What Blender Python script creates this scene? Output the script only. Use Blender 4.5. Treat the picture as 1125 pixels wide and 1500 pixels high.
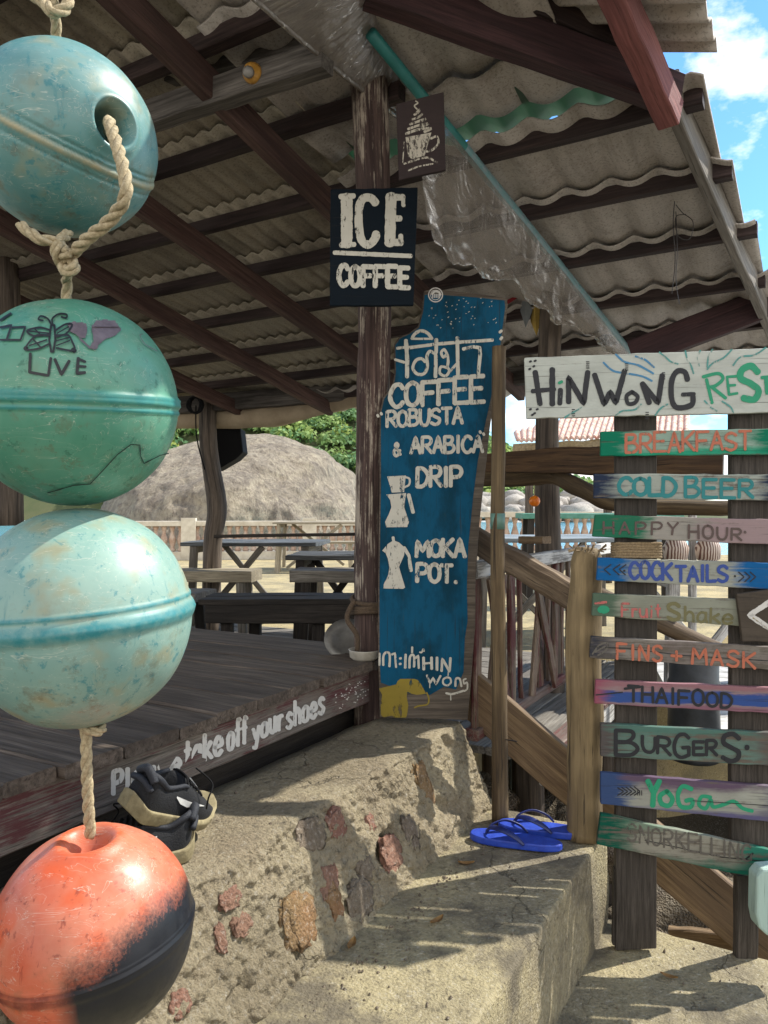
import bpy, math, random
from mathutils import Vector, Matrix, noise as mnoise
random.seed(7)
scene = bpy.context.scene
col = scene.collection
for o in list(bpy.data.objects): bpy.data.objects.remove(o)

# ------------------------------------------------------------------ camera
F, CX, CY = 1100.0, 562.5, 750.0
cam_d = bpy.data.cameras.new('camera'); cam = bpy.data.objects.new('camera', cam_d); col.objects.link(cam)
cam.location = (0, 0, 0); cam.rotation_euler = (math.radians(90), 0, 0)
cam_d.sensor_fit = 'VERTICAL'; cam_d.sensor_height = 24.0; cam_d.lens = F / 1500 * 24.0
cam_d.clip_start = 0.02; cam_d.clip_end = 3000
scene.camera = cam

# ------------------------------------------------------------------ light
SUN = Vector((.60, .24, .77)).normalized()
world = bpy.data.worlds.new('World'); scene.world = world; world.use_nodes = True
nt = world.node_tree; nt.nodes.clear()
def N(t, ty, **k):
    n = t.nodes.new(ty)
    for a, b in k.items(): setattr(n, a, b)
    return n
wo = N(nt, 'ShaderNodeOutputWorld'); bg = N(nt, 'ShaderNodeBackground'); sky = N(nt, 'ShaderNodeTexSky')
sky.sky_type = 'NISHITA'; sky.sun_disc = False
sky.sun_elevation = math.asin(SUN.z); sky.sun_rotation = math.atan2(SUN.x, SUN.y)
sky.air_density = 1.0; sky.dust_density = 0.3; sky.ozone_density = 2.5
tc = N(nt, 'ShaderNodeTexCoord'); sep = N(nt, 'ShaderNodeSeparateXYZ'); nt.links.new(tc.outputs['Generated'], sep.inputs[0])
mp = N(nt, 'ShaderNodeMapping'); mp.inputs['Scale'].default_value = (1.6, 1.6, 3.0); mp.inputs['Location'].default_value = (.35, .2, .1)
nt.links.new(tc.outputs['Generated'], mp.inputs[0])
nz = N(nt, 'ShaderNodeTexNoise'); nz.inputs['Scale'].default_value = 2.6; nz.inputs['Detail'].default_value = 9; nz.inputs['Roughness'].default_value = .58
nt.links.new(mp.outputs[0], nz.inputs['Vector'])
# more cloud low in the sky
ad = N(nt, 'ShaderNodeMath', operation='MULTIPLY_ADD'); ad.inputs[1].default_value = -.30; ad.inputs[2].default_value = .09
nt.links.new(sep.outputs['Z'], ad.inputs[0])
sm = N(nt, 'ShaderNodeMath', operation='ADD'); nt.links.new(nz.outputs['Fac'], sm.inputs[0]); nt.links.new(ad.outputs[0], sm.inputs[1])
bk = N(nt, 'ShaderNodeMapRange'); bk.inputs['From Min'].default_value = .25; bk.inputs['From Max'].default_value = -.35; bk.inputs['To Max'].default_value = .16
nt.links.new(sep.outputs['Y'], bk.inputs['Value']); sm2 = N(nt, 'ShaderNodeMath', operation='ADD'); nt.links.new(sm.outputs[0], sm2.inputs[0]); nt.links.new(bk.outputs['Result'], sm2.inputs[1]); sm = sm2
cr = N(nt, 'ShaderNodeMapRange'); cr.inputs['From Min'].default_value = .49; cr.inputs['From Max'].default_value = .61
nt.links.new(sm.outputs[0], cr.inputs['Value'])
mx = N(nt, 'ShaderNodeMix', data_type='RGBA'); mx.inputs['B'].default_value = (8.5, 8.15, 7.6, 1)
skc = N(nt, 'ShaderNodeMix', data_type='RGBA', blend_type='MULTIPLY'); skc.inputs['Factor'].default_value = 1
skc.inputs['B'].default_value = (.62, .95, 1.12, 1)
nt.links.new(sky.outputs[0], skc.inputs['A'])
nt.links.new(cr.outputs['Result'], mx.inputs['Factor']); nt.links.new(skc.outputs['Result'], mx.inputs['A'])
nt.links.new(mx.outputs['Result'], bg.inputs['Color']); bg.inputs['Strength'].default_value = .125
nt.links.new(bg.outputs[0], wo.inputs[0])
sl = bpy.data.lights.new('sun', 'SUN'); sl.energy = 3.9; sl.angle = math.radians(.55); sl.color = (1, .95, .86)
so = bpy.data.objects.new('sun', sl); col.objects.link(so); so.rotation_euler = SUN.to_track_quat('Z', 'Y').to_euler(); so.location = SUN * 20
scene.view_settings.view_transform = 'Standard'; scene.view_settings.look = 'None'
scene.view_settings.exposure = 0.95; scene.view_settings.gamma = 1
scene.cycles.max_bounces = 8; scene.cycles.transparent_max_bounces = 16
scene.cycles.use_denoising = True

# ------------------------------------------------------------------ geometry helpers
U = Vector((.501, .8654, 0)); V = Vector((-.8654, .501, 0)); ZZ = Vector((0, 0, 1))
def uvz(u, v, z): return U * u + V * v + ZZ * z
def ray(px, py): return Vector(((px - CX) / F, 1, (CY - py) / F))
def at(px, py, Y): return ray(px, py) * Y
def onz(px, py, z): return ray(px, py) * (z * F / (CY - py))
def onplane(px, py, p0, n):
    r = ray(px, py); return r * (n.dot(p0) / n.dot(r))
def hx(h):
    h = h.lstrip('#'); c = [int(h[i:i + 2], 16) / 255 for i in (0, 2, 4)]
    return tuple(((x / 12.92) if x <= .04045 else ((x + .055) / 1.055) ** 2.4) for x in c) + (1,)
WL = {}
class MB:
    def __init__(s): s.v = []; s.f = []; s.g = []; s.b = []
    def add(s, vs, fs, gs=None, bs=None):
        o = len(s.v); s.v += [Vector(x) for x in vs]; s.f += [tuple(i + o for i in f) for f in fs]
        s.g += list(gs) if gs is not None else [tuple(x) for x in vs]
        s.b += list(bs) if bs is not None else [(0, 0, 0)] * len(vs)
    def sweep(s, path, secs, cap=True, off=None):
        """path: list of (centre, xaxis, yaxis); secs: one 2D section per path point"""
        off = off or (random.uniform(-50, 50), random.uniform(-50, 50), random.uniform(-50, 50))
        vs = []; gs = []; fs = []; d = 0; n = len(secs[0])
        for i, (c, xa, ya) in enumerate(path):
            if i: d += (c - path[i - 1][0]).length
            for (a, b) in secs[i]:
                vs.append(c + xa * a + ya * b); gs.append((d + off[0], a + off[1], b + off[2]))
        for i in range(len(path) - 1):
            for k in range(n):
                k2 = (k + 1) % n; fs.append((i * n + k, i * n + k2, (i + 1) * n + k2, (i + 1) * n + k))
        if cap:
            fs.append(tuple(range(n - 1, -1, -1))); m = (len(path) - 1) * n; fs.append(tuple(m + k for k in range(n)))
        s.add(vs, fs, gs)
    def beam(s, p0, p1, w, h, up=ZZ, ch=.004, seg=6, wob=.0015, w1=None, h1=None):
        p0 = Vector(p0); p1 = Vector(p1); d = (p1 - p0).normalized(); up = Vector(up)
        xa = d.cross(up).normalized(); ya = xa.cross(d).normalized()
        w1 = w if w1 is None else w1; h1 = h if h1 is None else h1
        path = []; secs = []
        for i in range(seg + 1):
            t = i / seg; c = p0.lerp(p1, t); a = (w + (w1 - w) * t) / 2; b = (h + (h1 - h) * t) / 2; e = min(ch, a * .45, b * .45)
            j = lambda: random.uniform(-wob, wob)
            path.append((c + xa * j() + ya * j(), xa, ya))
            secs.append([(a - e, -b + j()), (a + j(), -b + e), (a + j(), b - e), (a - e, b + j()), (-a + e, b + j()), (-a + j(), b - e), (-a + j(), -b + e), (-a + e, -b + j())])
        s.sweep(path, secs)
    def tube(s, pts, r, n=12, rough=0.0, sub=1, cap=True):
        pts = [Vector(p) for p in pts]; m = len(pts); rr = list(r) if hasattr(r, '__len__') else [r] * m
        if sub > 1: pts, rr = smooth_path(pts, rr, sub)
        m = len(pts); path = []; secs = []; t0 = (pts[1] - pts[0]).normalized()
        xa = t0.cross(ZZ if abs(t0.z) < .9 else Vector((1, 0, 0))).normalized(); sd = random.uniform(0, 99)
        for i in range(m):
            t = (pts[min(i + 1, m - 1)] - pts[max(i - 1, 0)]).normalized()
            xa = (xa - t * xa.dot(t)).normalized(); ya = t.cross(xa); sec = []
            for k in range(n):
                a = 2 * math.pi * k / n; q = rr[i]
                if rough: q *= 1 + rough * mnoise.noise(Vector((math.cos(a) * 1.6 + sd, math.sin(a) * 1.6, i * .35)))
                sec.append((math.cos(a) * q, math.sin(a) * q))
            path.append((pts[i], xa, ya)); secs.append(sec)
        s.sweep(path, secs, cap)
    def prism(s, outer, n, th, gx=None, back=True):
        """outer: coplanar 3D points; extruded by th against n (n towards viewer)"""
        n = Vector(n).normalized(); k = len(outer); gx = (Vector(gx) if gx is not None else (outer[1] - outer[0])).normalized(); gy = n.cross(gx)
        if gy.z < 0: gy = -gy
        o0 = outer[0]; of = (random.uniform(-50, 50), random.uniform(-50, 50), 0)
        P = [((p - o0).dot(gx), (p - o0).dot(gy)) for p in outer]
        x0 = min(a for a, b in P); x1 = max(a for a, b in P); y0 = min(b for a, b in P); y1 = max(b for a, b in P)
        bb = [((a - x0) / (x1 - x0), (b - y0) / (y1 - y0), 0) for a, b in P]
        g = [(a + of[0], b + of[1], 0) for a, b in P]
        vs = list(outer) + [p - n * th for p in outer]
        area = Vector((0, 0, 0))
        for i in range(k): area += outer[i].cross(outer[(i + 1) % k])
        fl = area.dot(n) < 0
        fs = [tuple(range(k)), tuple(range(2 * k - 1, k - 1, -1))] + [(i, i + k, (i + 1) % k + k, (i + 1) % k) for i in range(k)]
        if fl: fs = [tuple(reversed(f)) for f in fs]
        s.add(vs, fs, g + [(a, b, th) for a, b, c in g], bb + bb)
    def lathe(s, c, prof, axis=ZZ, n=32):
        axis = Vector(axis).normalized(); xa = axis.orthogonal().normalized(); ya = axis.cross(xa)
        path = [(Vector(c) + axis * h, xa, ya) for r, h in prof]
        s.sweep(path, [[(math.cos(2 * math.pi * k / n) * r, math.sin(2 * math.pi * k / n) * r) for k in range(n)] for r, h in prof])
    def build(s, name, mat, parent=None, origin=None, smooth=False, bev=0):
        if parent is not None: origin = WL[parent]
        origin = Vector(origin) if origin is not None else Vector((0, 0, 0))
        me = bpy.data.meshes.new(name); me.from_pydata([tuple(v - origin) for v in s.v], [], s.f); me.validate()
        if len(me.vertices) == len(s.g):
            a = me.attributes.new('gco', 'FLOAT_VECTOR', 'POINT'); a.data.foreach_set('vector', [c for g in s.g for c in g])
            a = me.attributes.new('bco', 'FLOAT_VECTOR', 'POINT'); a.data.foreach_set('vector', [c for g in s.b for c in g])
        me.materials.append(mat)
        if smooth: me.polygons.foreach_set('use_smooth', [True] * len(me.polygons))
        o = bpy.data.objects.new(name, me); col.objects.link(o)
        if parent is not None: o.parent = parent
        else: o.location = origin
        WL[o] = origin
        if bev:
            m = o.modifiers.new('bevel', 'BEVEL'); m.width = bev; m.segments = 2; m.limit_method = 'ANGLE'
        return o
def smooth_path(pts, rr, sub):
    P = []; R = []; m = len(pts)
    for i in range(m - 1):
        a = pts[max(i - 1, 0)]; b = pts[i]; c = pts[i + 1]; d = pts[min(i + 2, m - 1)]
        for k in range(sub):
            t = k / sub
            P.append(.5 * ((2 * b) + (c - a) * t + (2 * a - 5 * b + 4 * c - d) * t * t + (3 * b - a - 3 * c + d) * t ** 3)); R.append(rr[i] + (rr[i + 1] - rr[i]) * t)
    P.append(pts[-1]); R.append(rr[-1]); return P, R
def tag(o, label=None, cat=None, group=None, kind=None):
    if label: o['label'] = label
    if cat: o['category'] = cat
    if group: o['group'] = group
    if kind: o['kind'] = kind
    return o
def thing(name, label, cat, loc, group=None):
    o = bpy.data.objects.new(name, None); col.objects.link(o); o.location = loc; WL[o] = Vector(loc); o.empty_display_size = .05
    return tag(o, label, cat, group)

# ------------------------------------------------------------------ materials
def newmat(name):
    m = bpy.data.materials.new(name); m.use_nodes = True; t = m.node_tree
    return m, t, t.nodes['Principled BSDF'], t.links.new
def noise_n(t, vec, scale, detail=6, rough=.6, mapscale=None, dist=0):
    if mapscale is not None:
        m = N(t, 'ShaderNodeMapping'); m.inputs['Scale'].default_value = mapscale; t.links.new(vec, m.inputs[0]); vec = m.outputs[0]
    n = N(t, 'ShaderNodeTexNoise'); n.inputs['Scale'].default_value = scale; n.inputs['Detail'].default_value = detail; n.inputs['Roughness'].default_value = rough
    n.inputs['Distortion'].default_value = dist; t.links.new(vec, n.inputs['Vector']); return n.outputs['Fac']
def rng(t, v, a, b, c=0., d=1.):
    m = N(t, 'ShaderNodeMapRange'); m.inputs['From Min'].default_value = a; m.inputs['From Max'].default_value = b; m.inputs['To Min'].default_value = c; m.inputs['To Max'].default_value = d
    t.links.new(v, m.inputs['Value']); return m.outputs['Result']
def mix(t, f, a, b, bt='MIX'):
    m = N(t, 'ShaderNodeMix', data_type='RGBA', blend_type=bt)
    for k, x in (('Factor', f), ('A', a), ('B', b)):
        if isinstance(x, (int, float, tuple)): m.inputs[k].default_value = x
        else: t.links.new(x, m.inputs[k])
    return m.outputs['Result']
def math_n(t, op, a, b=0.):
    m = N(t, 'ShaderNodeMath', operation=op)
    for i, x in enumerate((a, b)):
        if isinstance(x, (int, float)): m.inputs[i].default_value = x
        else: t.links.new(x, m.inputs[i])
    return m.outputs[0]
def bump(t, b, h, st, dist=.01):
    n = N(t, 'ShaderNodeBump'); n.inputs['Strength'].default_value = st; n.inputs['Distance'].default_value = dist
    t.links.new(h, n.inputs['Height']); t.links.new(n.outputs[0], b.inputs['Normal'])
def gco(t, attr='gco'):
    a = N(t, 'ShaderNodeAttribute'); a.attribute_name = attr; return a.outputs['Vector']
def wood(name, c1, c2, c3=None, paint=None, pamt=.5, rough=.75, fine=70, bst=.6, paint2=None, p2amt=.3):
    m, t, b, L = newmat(name); g = gco(t)
    n1 = noise_n(t, g, fine, 5, .65, (.045, 1, 1), .4); n2 = noise_n(t, g, 5, 4, .6, (.35, 1, 1)); n3 = noise_n(t, g, fine * 3, 3, .6, (.02, 1, 1))
    c = mix(t, rng(t, n1, .37, .61), hx(c1), hx(c2)); n4 = noise_n(t, g, fine * 2.2, 6, .7, (.05, 1, 1)); c = mix(t, rng(t, n4, .35, .65, .75, 0), c, mix(t, 1., c, (.42, .40, .38, 1), 'MULTIPLY'))
    c = mix(t, rng(t, n2, .42, .68, 0, .75), c, hx(c3 or c2))
    cracks = rng(t, n3, .30, .40, 1, 0)
    h = math_n(t, 'SUBTRACT', n1, math_n(t, 'MULTIPLY', cracks, .5))
    h = math_n(t, 'ADD', h, math_n(t, 'MULTIPLY', n4, .6)); r = rough
    if paint:
        pn = math_n(t, 'ADD', math_n(t, 'MULTIPLY', noise_n(t, g, 9, 8, .72, (.35, 1, 1)), .65), math_n(t, 'MULTIPLY', n3, .35))
        pm = rng(t, pn, .5 - (pamt - .5) * .45 - .03, .5 - (pamt - .5) * .45 + .03)
        c = mix(t, pm, c, mix(t, n2, hx(paint), tuple(x * .7 for x in hx(paint)[:3]) + (1,)))
    if paint2:
        pn = math_n(t, 'ADD', math_n(t, 'MULTIPLY', noise_n(t, g, 14, 8, .75, (.25, 1, 1)), .6), math_n(t, 'MULTIPLY', n1, .4))
        c = mix(t, rng(t, pn, .5 - (p2amt - .5) * .45 - .03, .5 - (p2amt - .5) * .45 + .04), c, hx(paint2))
    c = mix(t, math_n(t, 'MULTIPLY', cracks, .75), c, (.012, .010, .008, 1))
    L(c, b.inputs['Base Color']); b.inputs['Roughness'].default_value = r; b.inputs['Specular IOR Level'].default_value = .3
    bump(t, b, h, bst, .004); return m
def plain(name, c, rough=.6, c2=None, sc=20, bst=0, metal=0, attr=None, spec=.5):
    m, t, b, L = newmat(name); tcn = N(t, 'ShaderNodeTexCoord'); v = tcn.outputs['Object']
    n = noise_n(t, v, sc, 6, .65)
    L(mix(t, rng(t, n, .35, .65), hx(c), hx(c2) if c2 else tuple(x * .75 for x in hx(c)[:3]) + (1,)), b.inputs['Base Color'])
    b.inputs['Roughness'].default_value = rough; b.inputs['Metallic'].default_value = metal; b.inputs['Specular IOR Level'].default_value = spec
    if bst: bump(t, b, n, bst, .01)
    return m
def brush(name, c, wear=.42, scale=60):
    """hand-brushed paint that thins out along the stroke and lets the board show"""
    m, t, b, L = newmat(name); tcn = N(t, 'ShaderNodeTexCoord'); v = tcn.outputs['Object']
    n = noise_n(t, v, scale, 8, .75, (1, 1, .35)); n2 = noise_n(t, v, 25, 3)
    L(mix(t, n2, hx(c), tuple(x * .72 for x in hx(c)[:3]) + (1,)), b.inputs['Base Color']); b.inputs['Roughness'].default_value = .6
    tr = N(t, 'ShaderNodeBsdfTransparent'); ms = N(t, 'ShaderNodeMixShader')
    L(rng(t, n, wear - .02, wear + .07), ms.inputs[0]); L(tr.outputs[0], ms.inputs[1]); L(b.outputs[0], ms.inputs[2])
    L(ms.outputs[0], t.nodes['Material Output'].inputs['Surface']); return m
def boardmat(name, base, left=None, lx=.2, right=None, rx=.8, top=None, bot=None, stripe=None, wear=.35, wood_c='6a6258', mid=None):
    m, t, b, L = newmat(name); g = gco(t); bc = gco(t, 'bco'); sp = N(t, 'ShaderNodeSeparateXYZ'); L(bc, sp.inputs[0])
    n1 = noise_n(t, g, 60, 6, .7, (.06, 1, 1), .3); n2 = noise_n(t, g, 9, 6, .65, (.5, 1, 1)); n3 = noise_n(t, g, 220, 3, .6, (.02, 1, 1))
    brushy = math_n(t, 'SUBTRACT', math_n(t, 'ADD', math_n(t, 'MULTIPLY', n1, .6), math_n(t, 'MULTIPLY', n2, .6)), .6)
    x = math_n(t, 'ADD', sp.outputs['X'], math_n(t, 'MULTIPLY', brushy, .55)); y = math_n(t, 'ADD', sp.outputs['Y'], math_n(t, 'MULTIPLY', brushy, .9))
    c = mix(t, rng(t, n2, .35, .65), hx(base), tuple(q * .72 for q in hx(base)[:3]) + (1,))
    if mid: c = mix(t, rng(t, n2, .45, .6), c, hx(mid))
    if stripe: c = mix(t, math_n(t, 'MULTIPLY', rng(t, y, .26, .32), rng(t, y, .66, .72, 1, 0)), c, hx(stripe))
    if top: c = mix(t, rng(t, y, .62, .85), c, hx(top))
    if bot: c = mix(t, rng(t, y, .15, .34, 1, 0), c, hx(bot))
    if left: c = mix(t, rng(t, x, lx - .04, lx + .05, 1, 0), c, hx(left))
    if right: c = mix(t, rng(t, x, rx - .05, rx + .04), c, hx(right))
    wn = math_n(t, 'ADD', math_n(t, 'MULTIPLY', n1, .7), math_n(t, 'MULTIPLY', noise_n(t, g, 30, 8, .75), .3))
    c = mix(t, rng(t, wn, wear + .01, wear + .10, 1, 0), c, mix(t, n1, hx(wood_c), (.06, .05, .04, 1)))
    c = mix(t, rng(t, n3, .30, .38, .7, 0), c, (.02, .018, .015, 1))
    L(c, b.inputs['Base Color']); b.inputs['Roughness'].default_value = .7; b.inputs['Specular IOR Level'].default_value = .12
    bump(t, b, n1, .5, .003); return m
def concrete(name, c1, c2, c3, fine=1., st=.6, stain=None, sc=1.):
    m, t, b, L = newmat(name); tcn = N(t, 'ShaderNodeTexCoord'); v = tcn.outputs['Object']
    a = noise_n(t, v, 5 * sc, 8, .62); f = noise_n(t, v, 90 * sc, 8, .75); d = noise_n(t, v, 2.2 * sc, 4, .5); vor = N(t, 'ShaderNodeTexVoronoi'); vor.inputs['Scale'].default_value = 140; L(v, vor.inputs['Vector'])
    c = mix(t, rng(t, a, .35, .65), hx(c1), hx(c2)); c = mix(t, rng(t, d, .45, .65, 0, .8), c, hx(c3))
    f2 = noise_n(t, v, 34 * sc, 8, .72); c = mix(t, rng(t, f2, .54, .70, 0, .6), c, (.075, .066, .052, 1)); c = mix(t, rng(t, f, .53, .66, 0, .65), c, (.07, .062, .05, 1)); c = mix(t, rng(t, f, .32, .46, .5, 0), c, (.62, .58, .50, 1))
    vc = N(t, 'ShaderNodeTexVoronoi'); vc.feature = 'DISTANCE_TO_EDGE'; vc.inputs['Scale'].default_value = 3.2 * sc; wv = N(t, 'ShaderNodeMix', data_type='RGBA', blend_type='LINEAR_LIGHT'); wv.inputs['Factor'].default_value = .10
    nc = N(t, 'ShaderNodeTexNoise'); nc.inputs['Scale'].default_value = 7 * sc; nc.inputs['Detail'].default_value = 6; L(v, nc.inputs['Vector']); L(v, wv.inputs['A']); L(nc.outputs['Color'], wv.inputs['B']); L(wv.outputs['Result'], vc.inputs['Vector'])
    ck = math_n(t, 'MULTIPLY', rng(t, vc.outputs['Distance'], .003, .009, 1, 0), rng(t, d, .52, .60)); c = mix(t, math_n(t, 'MULTIPLY', ck, .5), c, (.035, .03, .025, 1)); h0 = ck
    if stain: c = mix(t, rng(t, noise_n(t, v, 3.4, 9, .68), .50, .60, 0, .8), c, mix(t, f, hx(stain), tuple(x * 1.9 for x in hx(stain)[:3]) + (1,)))
    L(c, b.inputs['Base Color']); b.inputs['Roughness'].default_value = .92; b.inputs['Specular IOR Level'].default_value = .2
    h = math_n(t, 'ADD', math_n(t, 'ADD', math_n(t, 'MULTIPLY', f, fine), math_n(t, 'MULTIPLY', f2, fine * 1.6)), math_n(t, 'MULTIPLY', vor.outputs['Distance'], .4)); bump(t, b, math_n(t, 'SUBTRACT', h, math_n(t, 'MULTIPLY', h0, 1.2)), st, .010 / sc); return m

M = {}
M['deck'] = wood('deck boards', '4a4037', '71655a', '38302a', fine=60)
M['fascia'] = wood('fascia board', '5d5751', '837c74', '6b6058', paint='5a3536', pamt=.42, fine=110)
M['purlin'] = wood('dark purlin timber', '2f2422', '4c3d3a', '272020')
M['rafter'] = wood('red brown rafter timber', '4a342f', '685048', '372a27')
M['redbeam'] = wood('rusty red beam', '7a4a46', '96605a', '6a4646')
M['darkbeam'] = wood('purple brown beam', '3c2a2c', '52393a', '332629')
M['greybeam'] = wood('old grey beam', '4f4a45', '77716a', '25221f')
M['trunk'] = wood('reddish trunk post', '3a2926', '64514a', '2c2120', paint='a79b8b', pamt=.36)
M['post'] = wood('grey trunk post', '443c35', '75695d', '2b2622', fine=40, bst=1.)
M['log'] = wood('tan log', '7f6e51', 'a28d68', '665740', paint='2f2415', pamt=.22, fine=30, bst=.8)
M['pole'] = wood('brown pole', '54442f', '7a684c', '3b3024', fine=50)
M['plank'] = wood('brown plank', '745f48', '917a5c', '57483a', fine=60)
M['darkplank'] = wood('dark brown plank', '4d3a2a', '6b5238', '33281f', fine=60)
M['railwood'] = wood('grey brown rail', '5c4c3c', '8a7862', '463a2e', fine=50)
M['slat'] = wood('peeling red slat', '6d5c4e', '94836f', '4b4038', paint='5a2c2b', pamt=.48)
M['whitewood'] = wood('whitewashed board', '8b8782', 'b3b0aa', '6d6a66', paint='c9c7c2', pamt=.55)
M['redrail'] = wood('faded red rail', '6d5d55', '8a7a70', '574a45', paint='6b3f3b', pamt=.46)
M['signpost'] = wood('dark sign post plank', '3a352f', '57504a', '2b2722', fine=120)
M['bench'] = wood('dark bench timber', '26211d', '3f3933', '191613')
M['greytable'] = wood('weathered table timber', '6a655d', '928d84', '4f4a44')
M['palewood'] = wood('pale weathered timber', '8d8471', 'b1a791', '746c5c')
M['concrete'] = concrete('rough concrete', '9f9178', 'bdb091', '897d66', 1.5, 1.)
M['step'] = concrete('step concrete', 'ab9f7c', '978c70', '7c7464', .9, .8, '524c42')
M['sand'] = concrete('sandy ground', 'a3946c', 'b09f78', '82795f', .6, .5, '6e6650')  # last colour paints darker blotches in place of shadows on the terrace
M['dirt'] = concrete('dark soil', '4b4336', '5b5244', '383228', .8, .8)
M['stone_red'] = concrete('red stone', '93695a', '9c8069', '846252', 1., 1.)
M['stone_ochre'] = concrete('ochre stone', '94805a', '9a6e4e', '7f7050', 1., 1.)
M['stone_grey'] = concrete('brown grey stone', '7f7261', '8a7d6c', '75675a', 1., 1.)
M['granite'] = concrete('granite', 'a89a82', '7d7266', '9a8c74', 1., 1., '6d6258', .12)
m, t, b, L = newmat('boulder granite'); tcn = N(t, 'ShaderNodeTexCoord'); v = tcn.outputs['Object']
a_ = noise_n(t, v, .9, 9, .68, None, 1.2); f_ = noise_n(t, v, 9, 9, .75, (1, 1, .55)); d_ = noise_n(t, v, 3, 8, .7, (1, 1, .35), .8)
c = mix(t, rng(t, a_, .38, .62), hx('93897c'), hx('b5a994')); c = mix(t, rng(t, d_, .52, .66, 0, .7), c, hx('786f66')); c = mix(t, rng(t, f_, .5, .64, 0, .75), c, hx('6a6158')); c = mix(t, rng(t, f_, .33, .45, .6, 0), c, hx('d2c6ac'))
L(c, b.inputs['Base Color']); b.inputs['Roughness'].default_value = .95; b.inputs['Specular IOR Level'].default_value = .1; bump(t, b, math_n(t, 'ADD', f_, d_), 1., .16); M['boulder'] = m
M['shorerock'] = concrete('pale shore rock', 'a8a198', '8a847d', 'b9b2a6', .5, .5, None, .1)
M['rope'] = plain('cream rope', 'b7a888', .9, '8f8062', 200, .4)
M['rope_dirty'] = plain('old rope', '8f7b5c', .9, '6b5b45', 200, .4)
M['black'] = plain('black plastic', '0b0b0d', .8, spec=.2)
M['wire'] = plain('dark wire', '2a2626', .5)
M['navy'] = plain('navy shoe mesh', '0d0f15', .8, '07080b', 300, .3)
M['navy2'] = plain('slate shoe padding', '1c2029', .7, '14171e', 300, .3)
M['midsole'] = plain('cream shoe foam', '8f8464', .85, '6e6448', 40, .3)
M['white'] = plain('white trim', 'c8c8c4', .5)
M['blue'] = plain('blue rubber', '2648b0', .5, '1a3594', 40, .1)
M['bluedark'] = plain('dark blue strap', '16245e', .4)
M['amber'] = plain('amber knob', 'b98a3e', .35, '8f6426', 30)
M['enamel'] = plain('dull enamel bowl', 'b5b0a4', .35, '8f8a7e', 14)
M['pewter'] = plain('dark metal dish', '6a6761', .45, '8a867e', 18, 0, .3)
M['terracotta'] = plain('terracotta baluster', '9c7d6a', .8, 'bcab9c', 9)
M['plaster'] = plain('off white plaster', 'cfc8b8', .8, 'b3aa98', 6)
M['orange'] = plain('orange float plastic', 'f08a18', .4, 'd86c10', 20)
M['red'] = plain('red flag cloth', 'a02a30', .8); M['yellow'] = plain('yellow flag cloth', 'b89a4a', .8); M['greyc'] = plain('grey flag cloth', '84898a', .8)
M['teal'] = plain('teal paint', '2f7f7a', .5); M['greenpaint'] = plain('green bench paint', '3d7a68', .6, '5f8f80', 12)
M['tealwhite'] = wood('pale teal paint', '9fb3ab', 'c0cdc6', '7d918a', paint='a8c0b6', pamt=.6)
M['tile'] = plain('red roof tile', 'a8705c', .85, 'd2c0b2', 14)
M['thatch'] = plain('thatch', '8a7a5c', .95, '6a5c44', 40, .8)
M['bin'] = plain('dark bin', '3a3f44', .5, '24282c', 12)
def roofmat(name, a, b2, c3):
    m, t, b, L = newmat(name); tcn = N(t, 'ShaderNodeTexCoord'); v = tcn.outputs['Object']; g = gco(t)
    n = noise_n(t, v, 3.5, 8, .65); f = noise_n(t, v, 120, 6, .75); s = noise_n(t, g, 14, 5, .6, (.12, 1, 1))
    c = mix(t, rng(t, n, .35, .65), hx(a), hx(b2)); c = mix(t, rng(t, s, .5, .72, 0, .7), c, hx(c3)); c = mix(t, rng(t, f, .52, .75, 0, .4), c, (.06, .05, .04, 1))
    c = mix(t, rng(t, f, .52, .68, 0, .6), c, (.12, .11, .09, 1)); c = mix(t, rng(t, noise_n(t, v, 1.7, 9, .72), .52, .64, 0, .55), c, hx('5f574c'))
    L(c, b.inputs['Base Color']); b.inputs['Roughness'].default_value = .9; b.inputs['Specular IOR Level'].default_value = .2; bump(t, b, f, .5, .004); return m
M['roof'] = roofmat('fibre cement sheet', 'b3aca2', 'c2bab0', '8a8278')
M['roof_fine'] = roofmat('fine corrugated sheet', 'b5ab96', 'a8a08e', '7f7668')
m, t, b, L = newmat('green translucent sheet'); tr = N(t, 'ShaderNodeBsdfTranslucent'); tr.inputs[0].default_value = hx('6a8a74'); ms = N(t, 'ShaderNodeMixShader'); ms.inputs[0].default_value = .5
b.inputs['Base Color'].default_value = hx('5f7868'); L(b.outputs[0], ms.inputs[1]); L(tr.outputs[0], ms.inputs[2]); L(ms.outputs[0], t.nodes['Material Output'].inputs['Surface']); M['greensheet'] = m
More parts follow.
